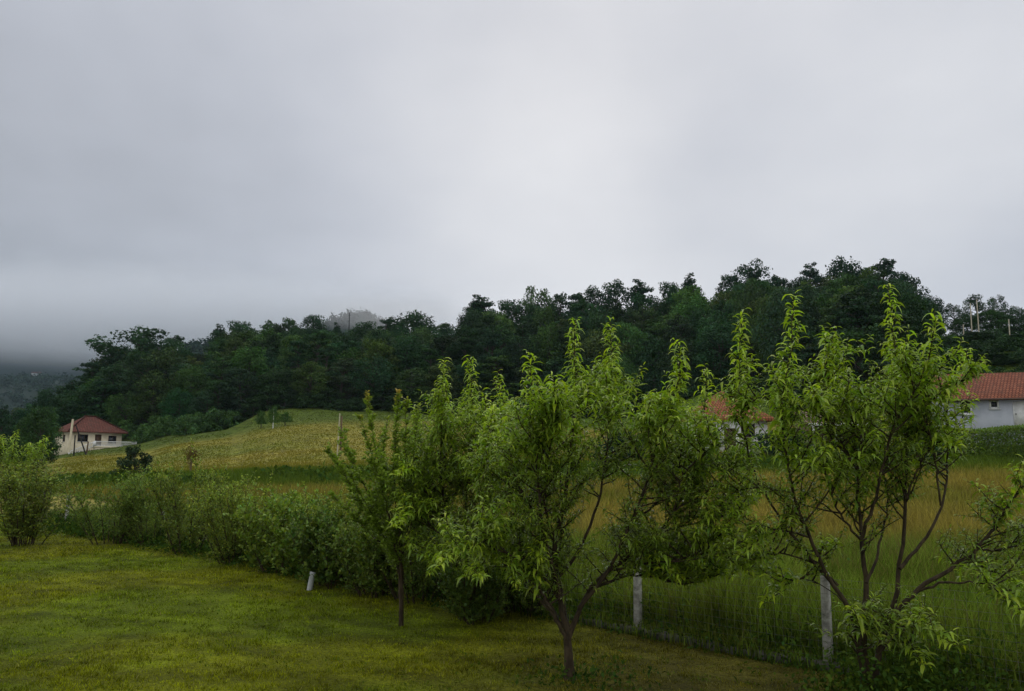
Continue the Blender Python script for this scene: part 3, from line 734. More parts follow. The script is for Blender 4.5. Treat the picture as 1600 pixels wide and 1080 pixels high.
o = pm.build('pipe_stub', M_PIPE, None, True); o.location = (pb[0], pb[1], pz); o.rotation_euler = (.05, .10, .3)
tag(o, 'short pale grey pipe stub standing in the lawn before the hedge', 'pipe')

# ------------------------------------------------------------------ grass
def blades(name, xy, h, w, col_b, col_t, rng, bend=.35, label=None, two=True):
    n = len(xy); z = T(xy[:, 0], xy[:, 1]); b = np.c_[xy, z]
    ph = rng.uniform(0, 6.28, n); sd = np.c_[np.cos(ph), np.sin(ph), np.zeros(n)] * (w * .5)[:, None]
    pl = rng.uniform(0, 6.28, n); ln = np.c_[np.cos(pl), np.sin(pl), np.zeros(n)] * (h * bend * rng.uniform(.2, 1.3, n))[:, None]
    if two:
        m1 = b + ln * .25 + UP * (h * .55)[:, None]; t = b + ln + UP * (h * rng.uniform(.85, 1.0, n))[:, None]
        v = np.stack([b - sd, b + sd, m1 + sd * .8, m1 - sd * .8, t], 1).reshape(-1, 3)
        i = np.arange(n)[:, None] * 5
        F = np.vstack([np.hstack([i, i + 1, i + 2, i + 3]), np.hstack([i + 3, i + 2, i + 4, i + 4])])
        mid = col_b * .5 + col_t * .5
        c = np.stack([col_b, col_b, mid, mid, col_t], 1).reshape(-1, 3)
    else:
        t = b + ln + UP * h[:, None]
        v = np.stack([b - sd, b + sd, t], 1).reshape(-1, 3); i = np.arange(n)[:, None] * 3; F = np.hstack([i, i + 1, i + 2])
        c = np.stack([col_b, col_b, col_t], 1).reshape(-1, 3)
    me = mesh_of(name, v, F, c); me.materials.append(M_GRASS)
    return tag(link(name, me), label, 'grass', None, 'stuff')
def frustum_pts(rng, n, d0, d1, power, px0=-260, px1=1900):
    """points of the seen ground, denser near (density ~ 1/d^power)"""
    u = rng.random(n)
    if abs(power - 2) < 1e-6: d = d0 * (d1 / d0) ** u
    else:
        q = 2 - power; d = (d0 ** q + u * (d1 ** q - d0 ** q)) ** (1 / q)
    a = rng.uniform(px0, px1, n); return np.c_[(a - 800) / KAZ * d, d]
rng = np.random.default_rng(77)
p = frustum_pts(rng, 680000, 6.6, 36, 2.0); sd_ = side(p[:, 0], p[:, 1]); p = p[sd_ < -.16 + .1 * rng.random(len(p))]
n = len(p); dist = p[:, 1]
h = rng.uniform(.014, .036, n) * (1 + dist / 40) * (.7 + .9 * vnoise(p[:, 0], p[:, 1], 1.1, 31)) * (.35 + 1.5 * vnoise(p[:, 0], p[:, 1], .16, 33, 2)); w = rng.uniform(.006, .013, n) * (.6 + dist / 12)
c = lawn_col(p[:, 0], p[:, 1]) * rng.uniform(.35, 1.75, n)[:, None]; s_ = rng.random(n) < .045; c[s_] = np.array([.32, .30, .10]) * rng.uniform(.6, 1.1, s_.sum())[:, None]
blades('lawn_grass', p, h, w, c * .8, c * 1.1, rng, .8, 'short yellowish mown grass blades covering the lawn', two=False); print('lawn blades', n)

def strip_pts(rng, n, s0, s1, w0, w1, pw=1.0):
    s = rng.uniform(s0, s1, n); w = w0 + (w1 - w0) * rng.random(n) ** pw
    return FP0[None] + s[:, None] * FT[None] + w[:, None] * FN[None]
p = np.vstack([strip_pts(rng, 190000, -13, 9, .02, 9, 1.25), strip_pts(rng, 50000, 9, 33, .1, 7, 1.2), strip_pts(rng, 9000, -6, 33, -.25, .1)])
a_ = az(p[:, 0], p[:, 1]); p = p[(a_ > -200) & (a_ < 2300) & (p[:, 1] > 3)]
n = len(p); sd_ = side(p[:, 0], p[:, 1])
h = rng.uniform(.45, .95, n) * (.7 + .6 * vnoise(p[:, 0], p[:, 1], 1.6, 41)) * (.55 + .8 * vnoise(p[:, 0], p[:, 1], .35, 43, 2)) * np.where(sd_ < .1, .38, 1) * np.interp(az(p[:, 0], p[:, 1]), [0, 400, 900], [.7, .7, 1]); w = rng.uniform(.006, .018, n)
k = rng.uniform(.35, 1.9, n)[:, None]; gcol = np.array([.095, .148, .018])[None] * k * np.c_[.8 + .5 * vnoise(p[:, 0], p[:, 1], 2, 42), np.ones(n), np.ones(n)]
tipc = gcol * 1.5; s_ = rng.random(n) < .16 + .25 * (sd_ > 5); tipc[s_] = np.array([.19, .155, .055])  # blade tips painted brighter, as if lit; some are tan seed heads
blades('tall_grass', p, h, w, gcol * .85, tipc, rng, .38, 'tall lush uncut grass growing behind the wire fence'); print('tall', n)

p = frustum_pts(rng, 400000, 14, 150, 2.2); sd_ = side(p[:, 0], p[:, 1]); fm = forest_mask(p[:, 0], p[:, 1]); p = p[(sd_ > 4.5) & (fm < .3)]
n = len(p); dist = p[:, 1]; cc_ = meadow_col(p[:, 0], p[:, 1]); k = (1 + rng.uniform(-.3, .3, n) * np.interp(dist, [40, 75], [1, .4]))[:, None]
h = rng.uniform(.3, .75, n) * (.65 + .7 * vnoise(p[:, 0], p[:, 1], 5, 51)) * np.interp(dist, [16, 50, 70, 150], [1, .85, .25, .14]); w = rng.uniform(.010, .02, n) * (.5 + dist / 14)
tp = cc_ * k * np.interp(dist, [16, 60, 90], [1.25, 1.15, 1.05])[:, None]; s_ = rng.random(n) < np.interp(dist, [16, 50, 70], [.28, .2, .05]); ditch_ = (dist > 46) & (dist < 60)
tp[s_ & ~ditch_] = np.array([.22, .185, .052]) * rng.uniform(.7, 1.2, (s_ & ~ditch_).sum())[:, None]
blades('meadow_grass', p, h, w, cc_ * k, tp, rng, .4, 'uncut meadow grass with tan seed heads on the rising field'); print('meadow', n)

# leafy weeds: at the foot of the fence, under the hedge, and in the ditch across the meadow
def weeds(name, xy, size, hmax, colr, label, leaf):
    n = len(xy); z = T(xy[:, 0], xy[:, 1]); lf = MB(); m = 7
    P = np.repeat(np.c_[xy, z], m, 0) + np.c_[rng.normal(0, 1, (n * m, 2)) * np.repeat(size, m)[:, None], rng.random(n * m) ** 1.2 * np.repeat(hmax, m)]
    L = leaf * rng.uniform(.6, 1.4, n * m) * np.repeat(.6 + xy[:, 1] / 25, m)
    flat_leaves(lf, rng, P, rng.normal(0, 1, (n * m, 3)) + UP * .4, nrm(rng.normal(0, .6, (n * m, 3)) + UP), L, L * .55, np.array(colr)[None] * leafcol(rng, n * m, .5, 1.4, .15))
    o = lf.build(name, M_GRASS); return tag(o, label, 'weeds', None, 'stuff')
p = np.vstack([strip_pts(rng, 2600, -6, 34, -.35, .6), strip_pts(rng, 1500, 5.5, 34, -1.1, .2), np.c_[rng.normal(.9, .35, 60), rng.normal(10.3, .25, 60)], np.c_[rng.normal(4.25, .3, 120), rng.normal(9.75, .25, 120)]])
n = len(p); weeds('hedge_weeds', p, np.full(n, .12), rng.uniform(.08, .5, n) * np.where(np.abs(p[:, 1] - 10) < 1.2, .6, 1), (.045, .085, .014), 'leafy weeds along the foot of the fence and hedge', .06)
p = np.vstack([strip_pts(rng, 1500, -9, 8, .2, 7, 1.3)]); p = p[vnoise(p[:, 0], p[:, 1], 1.3, 66) > .5]; n = len(p)
weeds('meadow_weeds', p, np.full(n, .16), rng.uniform(.3, .85, n), (.070, .125, .018), 'broad-leaved weeds mixed into the tall grass behind the fence', .075)
p = np.vstack([np.c_[rng.normal(4.5, .55, 420), rng.normal(9.6, .35, 420)], strip_pts(rng, 520, .2, 4.2, .1, .9), strip_pts(rng, 500, -5, .0, .1, 1.0)]); n = len(p)
weeds('fence_weeds', p, np.full(n, .13), rng.uniform(.15, .7, n), (.060, .105, .016), 'rank leafy weeds along the wire between the concrete posts', .07)
p = frustum_pts(rng, 5200, 7.5, 26, 2.); p = p[(side(p[:, 0], p[:, 1]) < -.3) & (vnoise(p[:, 0], p[:, 1], .8, 67) > .52)]; n = len(p)
weeds('lawn_weeds', p, np.full(n, .035), np.full(n, .035), (.085, .135, .012), 'small clover and plantain leaves scattered through the lawn', .03)
p = frustum_pts(rng, 3000, 48, 57, 1.); e_ = vnoise(p[:, 0], p[:, 1], 7, 61); p = p[e_ > .47]; n = len(p)
weeds('ditch_weeds', p, np.full(n, .5), rng.uniform(.12, .6, n), (.055, .098, .016), 'dark green leafy weeds filling the ditch across the meadow', .13)

# ------------------------------------------------------------------ woodland trees
def crown_tree(seed, H, R, style, n_cl, per, leaf, gap=1.):
    rng = np.random.default_rng(seed); wood = MB(); lf = MB()
    t0 = {'round': .22, 'oval': .18, 'cone': .14, 'layer': .25, 'sparse': .35, 'bush': .05}[style]
    lean = rng.normal(0, .04, 2)
    wood.tube(spline([(0, 0, -.6), (lean[0] * H * .3, lean[1] * H * .3, H * .35), (lean[0] * H, lean[1] * H, H * .88)], 10), np.linspace(.024 * H, .004 * H, 10), 7)
    lob = rng.uniform(0, 6.28, 4); cs = []
    tiers = np.linspace(t0 + .02, .95, 7) + rng.normal(0, .02, 7)
    for k in range(n_cl):
        t = t0 + (1 - t0) * (k + .5) / n_cl
        if style == 'layer': t = tiers[min(6, int(7 * rng.random() ** 1.15))] + rng.normal(0, .012)
        u = np.clip((t - t0) / (1 - t0), 0, 1)
        r = {'round': math.sqrt(max(.03, 1 - ((u - .45) / .58) ** 2)), 'oval': math.sqrt(max(.03, 1 - ((u - .42) / .60) ** 2)) * (1 - .15 * u), 'cone': (1 - u) ** .8 * .95 + .10,
             'layer': (1 - u) ** .7 * .9 + .16, 'sparse': math.sqrt(max(.05, 1 - ((u - .5) / .55) ** 2)), 'bush': math.sqrt(max(.05, 1 - (u / 1.02) ** 2.4))}[style]
        ph = k * 2.4 + rng.normal(0, .5); lb = 1 + .22 * math.sin(2 * ph + lob[0]) + .14 * math.sin(3 * ph + lob[1] + 4 * u)
        rho = R * r * lb * rng.uniform(.30, 1.0) ** .6
        z = H * (t if style != 'bush' else t * .9); cr = R * rng.uniform(.20, .36) * (.75 + .35 * r)
        c = np.array([math.cos(ph) * rho + lean[0] * z, math.sin(ph) * rho + lean[1] * z, z - cr * .3])
        c[2] += rng.normal(0, .02) * H
        cs.append(c)
        st = np.array([lean[0] * z * .6, lean[1] * z * .6, max(H * .1, z - rho * rng.uniform(.35, .7) - .04 * H)])
        wood.tube(spline([st, st * .45 + c * .55 + rng.normal(0, .03, 3) * R, c], 6), np.linspace(.007 * H, .0015 * H, 6), 4, cap=False)
        m = int(per * rng.uniform(.6, 1.4) * (cr / (R * .28)) ** 1.6)
        q = nrm(rng.normal(0, 1, (m, 3))); rad = rng.uniform(.35, 1.05, m) ** .6
        fl = .42 if style == 'layer' else .72
        q = q * rad[:, None]; pos = c + q * cr * np.array([1.15, 1.15, fl])
        pos += rng.normal(0, cr * .10, (m, 3)); pos[:, 2] = np.maximum(pos[:, 2], .02 * H)
        nor = nrm(q * .8 + UP * .5 + rng.normal(0, .45, (m, 3)))
        dr = nrm(np.cross(nor, rng.normal(0, 1, (m, 3))) - UP * .15)
        L = leaf * rng.uniform(.55, 1.35, m)
        ctone = rng.uniform(.62, 1.42)
        flat_leaves(lf, rng, pos - dr * (L * .5)[:, None], dr, nor, L, L * rng.uniform(.5, .8, m), leafcol(rng, m, .65, 1.3, .10) * ctone)
    return wood, lf, H, R
SPEC = [(201, 15, 5.0, 'round', 46, 120, .50), (202, 16, 4.4, 'oval', 46, 120, .48), (203, 14, 5.2, 'round', 52, 110, .50), (204, 17, 3.8, 'layer', 44, 110, .46), (205, 15, 3.4, 'cone', 40, 110, .45),
        (206, 16, 4.6, 'oval', 54, 105, .48), (207, 13, 5.4, 'round', 56, 100, .5), (208, 18, 4.4, 'layer', 54, 100, .46), (209, 13, 4.2, 'sparse', 34, 90, .42), (210, 15, 4.0, 'oval', 40, 120, .5)]
BSPEC = [(301, 3.0, 2.0, 'bush', 30, 80, .26), (302, 2.4, 2.2, 'bush', 34, 75, .26), (303, 3.6, 1.7, 'bush', 30, 80, .26)]
TREES = [crown_tree(*s) for s in SPEC]; BUSHES = [crown_tree(*s) for s in BSPEC]
_tp = {}
def wood_tree(kind, label, x, y, H, R, tint, group=None, name='forest_tree', cat='tree', bush=False, zoff=0.):
    key = (bush, kind); src = (BUSHES if bush else TREES)[kind]
    if key not in _tp:
        r = thing(name, label, cat); src[0].build('stems' if bush else 'trunk', M_BARK2, r); src[1].build('foliage' if bush else 'crown', M_WOOD, r); _tp[key] = r
    else:
        r = copy_tree(_tp[key]); r.name = name
        for q in ('label', 'category', 'group'):
            if q in r: del r[q]
        tag(r, label, cat, group)
    if group: r['group'] = group
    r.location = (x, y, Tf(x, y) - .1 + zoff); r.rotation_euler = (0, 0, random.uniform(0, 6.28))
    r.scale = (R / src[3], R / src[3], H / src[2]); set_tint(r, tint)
    return r
random.seed(4)
SKY = [(-60, 640), (0, 635), (20, 640), (70, 612), (118, 596), (140, 580), (152, 562), (175, 542), (215, 516), (250, 530), (262, 525), (285, 540), (320, 545), (350, 512), (378, 505), (400, 512), (427, 505), (455, 502), (489, 494), (507, 508), (525, 509), (545, 514), (570, 508), (603, 494), (622, 500), (642, 492), (665, 510), (690, 508), (712, 508), (722, 490), (740, 465), (757, 460), (790, 470), (815, 474), (842, 452), (865, 462), (900, 456), (925, 452), (962, 444), (985, 458), (1006, 436), (1030, 458), (1050, 444), (1085, 430), (1112, 456), (1145, 433), (1180, 418), (1205, 428), (1228, 436), (1260, 410), (1290, 425), (1318, 408), (1345, 422), (1372, 406), (1410, 428), (1428, 450), (1450, 466), (1475, 482)]
SKX = [s[0] for s in SKY]; SKYY = [s[1] for s in SKY]
GR = 'trees of the wood on the hillside'
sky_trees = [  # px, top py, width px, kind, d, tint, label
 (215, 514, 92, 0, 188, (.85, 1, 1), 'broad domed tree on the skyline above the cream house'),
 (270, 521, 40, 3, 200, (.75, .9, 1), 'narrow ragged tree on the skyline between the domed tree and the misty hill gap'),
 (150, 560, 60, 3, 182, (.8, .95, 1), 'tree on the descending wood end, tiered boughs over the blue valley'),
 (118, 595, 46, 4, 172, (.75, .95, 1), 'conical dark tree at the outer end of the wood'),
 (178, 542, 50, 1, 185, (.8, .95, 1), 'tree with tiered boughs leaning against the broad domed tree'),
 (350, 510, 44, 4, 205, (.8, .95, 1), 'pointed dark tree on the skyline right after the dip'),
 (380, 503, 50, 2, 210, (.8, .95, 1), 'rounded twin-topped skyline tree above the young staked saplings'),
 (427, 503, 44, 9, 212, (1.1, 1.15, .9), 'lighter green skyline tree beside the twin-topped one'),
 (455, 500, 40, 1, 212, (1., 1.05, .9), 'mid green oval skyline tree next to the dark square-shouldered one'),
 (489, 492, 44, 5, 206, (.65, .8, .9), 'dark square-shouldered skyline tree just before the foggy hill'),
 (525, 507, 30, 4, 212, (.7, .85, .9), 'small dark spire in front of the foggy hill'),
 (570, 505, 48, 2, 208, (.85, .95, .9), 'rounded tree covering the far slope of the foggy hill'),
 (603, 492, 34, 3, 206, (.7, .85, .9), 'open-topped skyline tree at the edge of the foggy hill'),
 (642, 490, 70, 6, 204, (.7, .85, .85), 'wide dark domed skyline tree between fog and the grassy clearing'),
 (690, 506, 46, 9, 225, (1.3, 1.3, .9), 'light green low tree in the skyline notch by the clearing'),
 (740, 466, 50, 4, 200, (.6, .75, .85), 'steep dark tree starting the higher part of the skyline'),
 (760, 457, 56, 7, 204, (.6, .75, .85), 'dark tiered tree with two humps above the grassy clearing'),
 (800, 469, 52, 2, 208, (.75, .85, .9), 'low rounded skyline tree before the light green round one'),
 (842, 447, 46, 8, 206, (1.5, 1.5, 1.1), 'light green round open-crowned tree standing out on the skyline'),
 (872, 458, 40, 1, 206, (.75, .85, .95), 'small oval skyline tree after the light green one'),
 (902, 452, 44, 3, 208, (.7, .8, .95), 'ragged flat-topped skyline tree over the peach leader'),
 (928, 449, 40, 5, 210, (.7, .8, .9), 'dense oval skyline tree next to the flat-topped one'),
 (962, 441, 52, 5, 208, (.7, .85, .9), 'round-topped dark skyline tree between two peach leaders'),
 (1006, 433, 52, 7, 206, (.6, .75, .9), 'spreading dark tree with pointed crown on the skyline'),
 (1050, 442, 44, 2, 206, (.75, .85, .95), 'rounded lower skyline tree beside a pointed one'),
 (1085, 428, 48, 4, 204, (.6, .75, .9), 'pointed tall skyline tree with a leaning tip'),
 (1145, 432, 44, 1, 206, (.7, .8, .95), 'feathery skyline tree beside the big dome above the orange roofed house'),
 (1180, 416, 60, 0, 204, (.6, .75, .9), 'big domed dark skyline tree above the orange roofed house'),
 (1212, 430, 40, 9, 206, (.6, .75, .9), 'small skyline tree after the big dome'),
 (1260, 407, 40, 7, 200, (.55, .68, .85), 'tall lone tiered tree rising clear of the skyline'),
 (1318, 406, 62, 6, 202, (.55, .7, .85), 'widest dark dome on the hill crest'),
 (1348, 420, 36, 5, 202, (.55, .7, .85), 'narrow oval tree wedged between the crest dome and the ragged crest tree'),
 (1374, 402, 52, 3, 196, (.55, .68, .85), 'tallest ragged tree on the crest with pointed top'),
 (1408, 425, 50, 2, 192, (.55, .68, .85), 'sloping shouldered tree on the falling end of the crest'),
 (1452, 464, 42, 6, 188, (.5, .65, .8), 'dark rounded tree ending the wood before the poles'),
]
def place_top(px, top, wpx, kind, d, tint, label, group=GR, name='forest_tree'):
    p = at(px, top, d); z = Tf(p[0], p[1]); H = max(3.0, p[2] - z); R = wpx / FPX * d / 2 * (1.25 if name == 'forest_tree' else 1.0)
    return wood_tree(kind, label, p[0], p[1], H, R, tint, group, name)
for s in sky_trees: place_top(*s)
# the body of the wood, row behind row up the slope
rw = np.random.default_rng(9); cnt = 0; TOT = []
for row, off_d in enumerate([3, 11, 19, 28, 38, 49, 61, 74, 88, 102]):
    px = 40 + rw.uniform(0, 30)
    while px < 1475:
        edge = float(np.interp(px, [-200, 60, 140, 250, 330, 450, 700, 850, 1000, 1100, 1190, 1240, 1320, 1430, 1470, 1600], [170, 150, 150, 146, 140, 146, 148, 146, 142, 140, 134, 106, 94, 92, 160, 175]))
        d = edge + off_d + rw.uniform(-3, 3); q = at(px, 600, d); z = Tf(q[0], q[1])
        H = rw.uniform(11, 17.5) if row > 0 else rw.uniform(7, 12); lim = float(np.interp(px, SKX, SKYY)) + rw.uniform(3, 22) if row > 3 else float(np.interp(px, SKX, SKYY)) + rw.uniform(14, 40)
        Hm = at(px, lim, d)[2] - z
        clear = (670 < px < 712 and off_d > 40)
        if Hm > 4.5 and not clear and d < 209:
            H = min(H, Hm); R = rw.uniform(3.4, 5.0) * min(1, .45 + H / 22); kind = int(rw.choice([0, 1, 2, 2, 3, 5, 6, 6, 7, 9, 4]))
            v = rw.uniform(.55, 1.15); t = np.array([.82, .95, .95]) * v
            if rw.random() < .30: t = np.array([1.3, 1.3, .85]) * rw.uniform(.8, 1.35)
            t = t * (1 + rw.normal(0, .10, 3))
            if px < 330: lab = 'dark tree among many alike in the wood behind the cream house'
            elif px < 700: lab = 'dark tree among many alike in the wood above the open meadow'
            elif px < 1080: lab = 'dark tree among many alike in the wood behind the middle peach tree'
            else: lab = 'dark tree among many alike in the wood behind the widest peach tree'
            if row == 0: lab = lab.replace('dark tree among many alike in', 'lower tree in the front row of')
            wood_tree(kind, lab, q[0], q[1], H, R, tuple(t), GR); cnt += 1
        px += rw.uniform(4.6, 6.6) / d * FPX
print('forest trees', cnt)
# nearer small trees left of the cream house and in the valley
for (px, top, wpx, kind, d, tint, lab) in [
 (66, 636, 62, 2, 84, (1.0, 1.1, .85), 'bushy dark tree hiding the near corner of the cream house'),
 (40, 650, 40, 1, 90, (.9, 1., .9), 'smaller bushy tree beside the dark one by the cream house'),
 (70, 608, 44, 5, 150, (.6, .8, .85), 'dark oval tree standing behind the cream house corner trees'),
 (100, 618, 48, 2, 158, (.75, .9, .85), 'rounded dark tree right behind the cream house roof'),
 (2, 634, 44, 4, 120, (.6, .8, .85), 'dark pointed tree at the valley edge beyond the corner shrub'),
 (28, 650, 34, 0, 170, (.8, 1., 1.), 'small round tree in the valley between the pointed and the dark oval tree'),
 (-30, 640, 60, 0, 150, (.7, .9, .9), 'round tree at the very edge of the view over the valley')]:
    place_top(px, top, wpx, kind, d, tint, lab, None, 'valley_tree')
for (px, top, wpx, kind, d, tint, lab) in [
 (1490, 474, 34, 8, 165, (.7, .75, .9), 'thin bare-looking tree on the skyline beside the two pale poles'),
 (1524, 461, 44, 8, 150, (.75, .85, .9), 'open feathery tree behind the two pale poles'),
 (1556, 462, 30, 8, 152, (.75, .85, .9), 'thin feathery tree next to the one behind the poles'),
 (1582, 480, 44, 6, 150, (.8, 1, .8), 'low round green tree at the top of the scrubby slope'),
 (1545, 484, 50, 2, 146, (.9, 1.1, .8), 'bright green bushy tree below the feathery trees'),
 (1510, 492, 40, 6, 146, (.8, .95, .8), 'low bushy tree behind the foot of the two pale poles'),
 (1620, 488, 60, 2, 150, (.8, 1, .8), 'bushy tree at the end of the skyline over the tiled house')]:
    place_top(px, top, wpx, kind, d, tint, lab, None, 'slope_tree')
# bushes
def bush(kind, label, px, py, d, H, W, tint, group=None):
    p = at(px, py, d); return wood_tree(kind, label, p[0], p[1], H, W, tint, group, 'bush', 'bush', True)
for (k, px, d, H, W, t, lab) in [
 (0, 206, 150, 3.8, 2.2, (2.1, 2.2, 1.4), 'pale green rounded bush right of the cream house roof'), (2, 186, 156, 5.0, 2.2, (1.6, 1.7, 1.2), 'taller pale bush behind the rounded one by the cream house'),
 (1, 228, 141, 3.2, 2.0, (1.9, 2.0, 1.3), 'bushy clump low on the field edge near the cream house'), (2, 244, 146, 4.6, 2.0, (1.8, 1.9, 1.2), 'pointed light green bush at the field edge'),
 (0, 266, 143, 3.8, 2.2, (1.7, 1.8, 1.2), 'round bush beside the pointed one at the field edge'), (1, 292, 136, 3.4, 2.4, (1.6, 1.7, 1.2), 'low round bush at the field edge before the long one'),
 (0, 314, 138, 3.8, 2.4, (1.5, 1.6, 1.1), 'upright bush in the row at the field edge'), (1, 340, 139, 4.0, 3.2, (1.3, 1.4, 1.), 'wide bush ending the row at the field edge'),
 (0, 362, 141, 3.4, 2.2, (1.4, 1.5, 1.), 'small bush just after the wide one at the field edge')]:
    bush(k, lab, px, 640, d, H, W, t, 'bushes at the edge of the upper field')
bush(2, 'dull brownish shrub standing alone above the ditch in the meadow', 211, 720, 57, 2.6, 1.0, (.95, .85, .9))
bush(0, 'dark evergreen bush beside the orange roofed house', 975, 690, 66, 2.8, 2.2, (.5, .65, .7)); bush(0, 'dark bush under the eaves of the orange roofed house', 1215, 690, 62, 2.2, 2.0, (.6, .75, .7))
bush(1, 'dark bush between the orange roofed house and the plank shed', 1240, 690, 60, 2.4, 1.8, (.5, .6, .65)); bush(1, 'dark bush beyond the open meadow, between two peach trees', 845, 660, 120, 3.5, 3.5, (.5, .6, .65))
bush(1, 'low bush in front of the plank shed', 1330, 700, 55, 1.6, 2.0, (.9, 1.05, .9)); bush(0, 'low round bush before the tiled house hedge', 1440, 700, 53, 1.8, 1.8, (.9, 1.05, .9))
rb = np.random.default_rng(15)
for rowd in (84, 92, 100, 108, 116, 124, 131):
    px = 1395 + rb.uniform(0, 25) + (0 if rowd > 95 else 20)
    while px < 1640:
        bush(int(rb.integers(3)), 'scrub bush on the steep slope behind the tiled house', px, 560, rowd + rb.uniform(-3, 3), rb.uniform(1.6, 2.8), rb.uniform(2.0, 3.2), tuple(np.array([.85, 1., .8]) * rb.uniform(.55, 1.0)), 'scrub bushes on the steep slope')
        px += rb.uniform(24, 40)
ru = np.random.default_rng(18); px = 372.
while px < 1440:
    edge = float(np.interp(px, [330, 450, 700, 850, 1000, 1100, 1190, 1240, 1320, 1430], [140, 146, 148, 146, 142, 140, 134, 106, 94, 92])); tv = ru.uniform(.5, .95)
    bush(int(ru.integers(3)), 'undergrowth bush at the shaded foot of the wood', px, 640, edge - 1 + ru.uniform(-1.5, 3), ru.uniform(2.2, 4.6), ru.uniform(2.0, 3.2), (tv * .95, tv * 1.02, tv * .9), 'undergrowth bushes at the foot of the wood'); px += ru.uniform(17, 30)
# young staked saplings and dry stalk in the meadow
def sapling(label, px, top, d, w, tint, stake=True, kind=0):
    p = at(px, top, d); z = Tf(p[0], p[1]); H = p[2] - z
    r = thing('sapling', label, 'tree', (p[0], p[1], z), 0, 'young trees in the upper field')
    s = MB(); s.tube([(0, 0, -.2), (.03, 0, H * .5), (0, .03, H * .9)], [.09, .06, .02], 6); s.build('trunk', M_WHITE if stake else M_BARK2, r)
    w_, l, h0, r0 = BUSHES[kind]; f = l.build('crown', M_WOOD, r); f.scale = (w / r0, w / r0, H * .75 / h0); f.location = (0, 0, H * .25); set_tint(r, tint)
sapling('young tree with whitewashed trunk in the green top of the field', 428, 633, 118, .75, (1.5, 1.6, 1.))
sapling('smaller young tree between the whitewashed one and the wide bush', 409, 641, 122, .8, (1.5, 1.6, 1), False, 1)
sapling('smallest young tree after the whitewashed one', 446, 643, 122, .8, (1.5, 1.6, 1), False, 0)
dp = at(300, 706, 60); dz = Tf(dp[0], dp[1])
r = thing('dry_stalk_plant', 'dry brown seeded stalk plant standing by the ditch', 'plant', (dp[0], dp[1], dz)); s = MB(); rr_ = np.random.default_rng(2)
for k in range(9):
    e = np.array([rr_.normal(0, .25), rr_.normal(0, .25), rr_.uniform(1.0, 1.75)]); s.tube(spline([(0, 0, -.1), e * .5, e], 6), np.linspace(.025, .012, 6), 4)
s.build('stem', M_PLANK, r); s = MB(); q = rr_.normal(0, 1, (260, 3)) * np.array([.22, .22, .30]) + np.array([0, 0, 1.35])
flat_leaves(s, rr_, q, rr_.normal(0, 1, (260, 3)), nrm(rr_.normal(0, 1, (260, 3))), np.full(260, .16), np.full(260, .1), np.tile([.12, .085, .03], (260, 1))); s.build('foliage', M_GRASS, r)

# trees far off that read as one mass, on the hills
rf = np.random.default_rng(31); FW = MB(); fx = []; fy = []
for (p0, p1, d0, d1, n) in [(-150, 300, 420, 1500, 2600), (-150, 350, 1500, 1700, 300), (240, 700, 480, 1050, 2600), (-100, 110, 215, 420, 260)]:
    a = rf.uniform(p0, p1, n); d = rf.uniform(d0, d1, n); fx.append((a - 800) / KAZ * d); fy.append(d)
fx = np.concatenate(fx); fy = np.concatenate(fy); fz = T(fx, fy); m = 26; n = len(fx)
sc = rf.uniform(3.0, 5.5, n) * np.interp(fy, [200, 900, 2500], [.9, 1.15, 1.9])
q = nrm(rf.normal(0, 1, (n * m, 3))); q[:, 2] = np.abs(q[:, 2]) * 1.5
S = np.repeat(sc, m)
pos = np.repeat(np.c_[fx, fy, fz], m, 0) + q * S[:, None] * rf.uniform(.5, 1.05, (n * m, 1))
flat_leaves(FW, rf, pos, rf.normal(0, 1, (n * m, 3)), nrm(q + rf.normal(0, .4, (n * m, 3))), S * rf.uniform(.35, .7, n * m), S * rf.uniform(.3, .5, n * m), leafcol(rf, n * m, .6, 1.4, .1) * np.repeat(rf.uniform(.6, 1.4, n), m)[:, None])
tag(FW.build('far_wood', M_FAR), 'hazy wooded cover of the far hills', 'woods', None, 'stuff')

# ------------------------------------------------------------------ houses
def uv_roof(me):
    """UV in metres: u along the eave, v up the slope"""
    uv = me.uv_layers.new(name='UVMap')
    for pl in me.polygons:
        n = pl.normal; u = Vector((-n.y, n.x, 0)); u = u.normalized() if u.length > 1e-4 else Vector((1, 0, 0)); v = n.cross(u)
        for li in pl.loop_indices:
            co = me.vertices[me.loops[li].vertex_index].co; uv.data[li].uv = (co.dot(u), co.dot(v))
def roof_obj(name, V, F, mat, parent, thick=.14):
    V = np.array(V, float); n = len(V); mb = MB(); F = [list(f) if len(f) == 4 else list(f) + [f[-1]] for f in F]
    low = V - np.array([0, 0, thick]); mb.add(V, F); mb.add(low, [f[::-1] if f[2] != f[3] else [f[2], f[1], f[0], f[0]] for f in F])
    from collections import Counter
    ed = Counter(); dirs = {}
    for f in F:
        ff = f if f[2] != f[3] else f[:3]
        for a, b in zip(ff, ff[1:] + ff[:1]): ed[tuple(sorted((a, b)))] += 1; dirs[tuple(sorted((a, b)))] = (a, b)
    for e, c in ed.items():
        if c == 1:
            a, b = dirs[e]; mb.add([V[a], V[b], low[b], low[a]], [[3, 2, 1, 0]])
    o = mb.build(name, mat, parent); uv_roof(o.data); return o
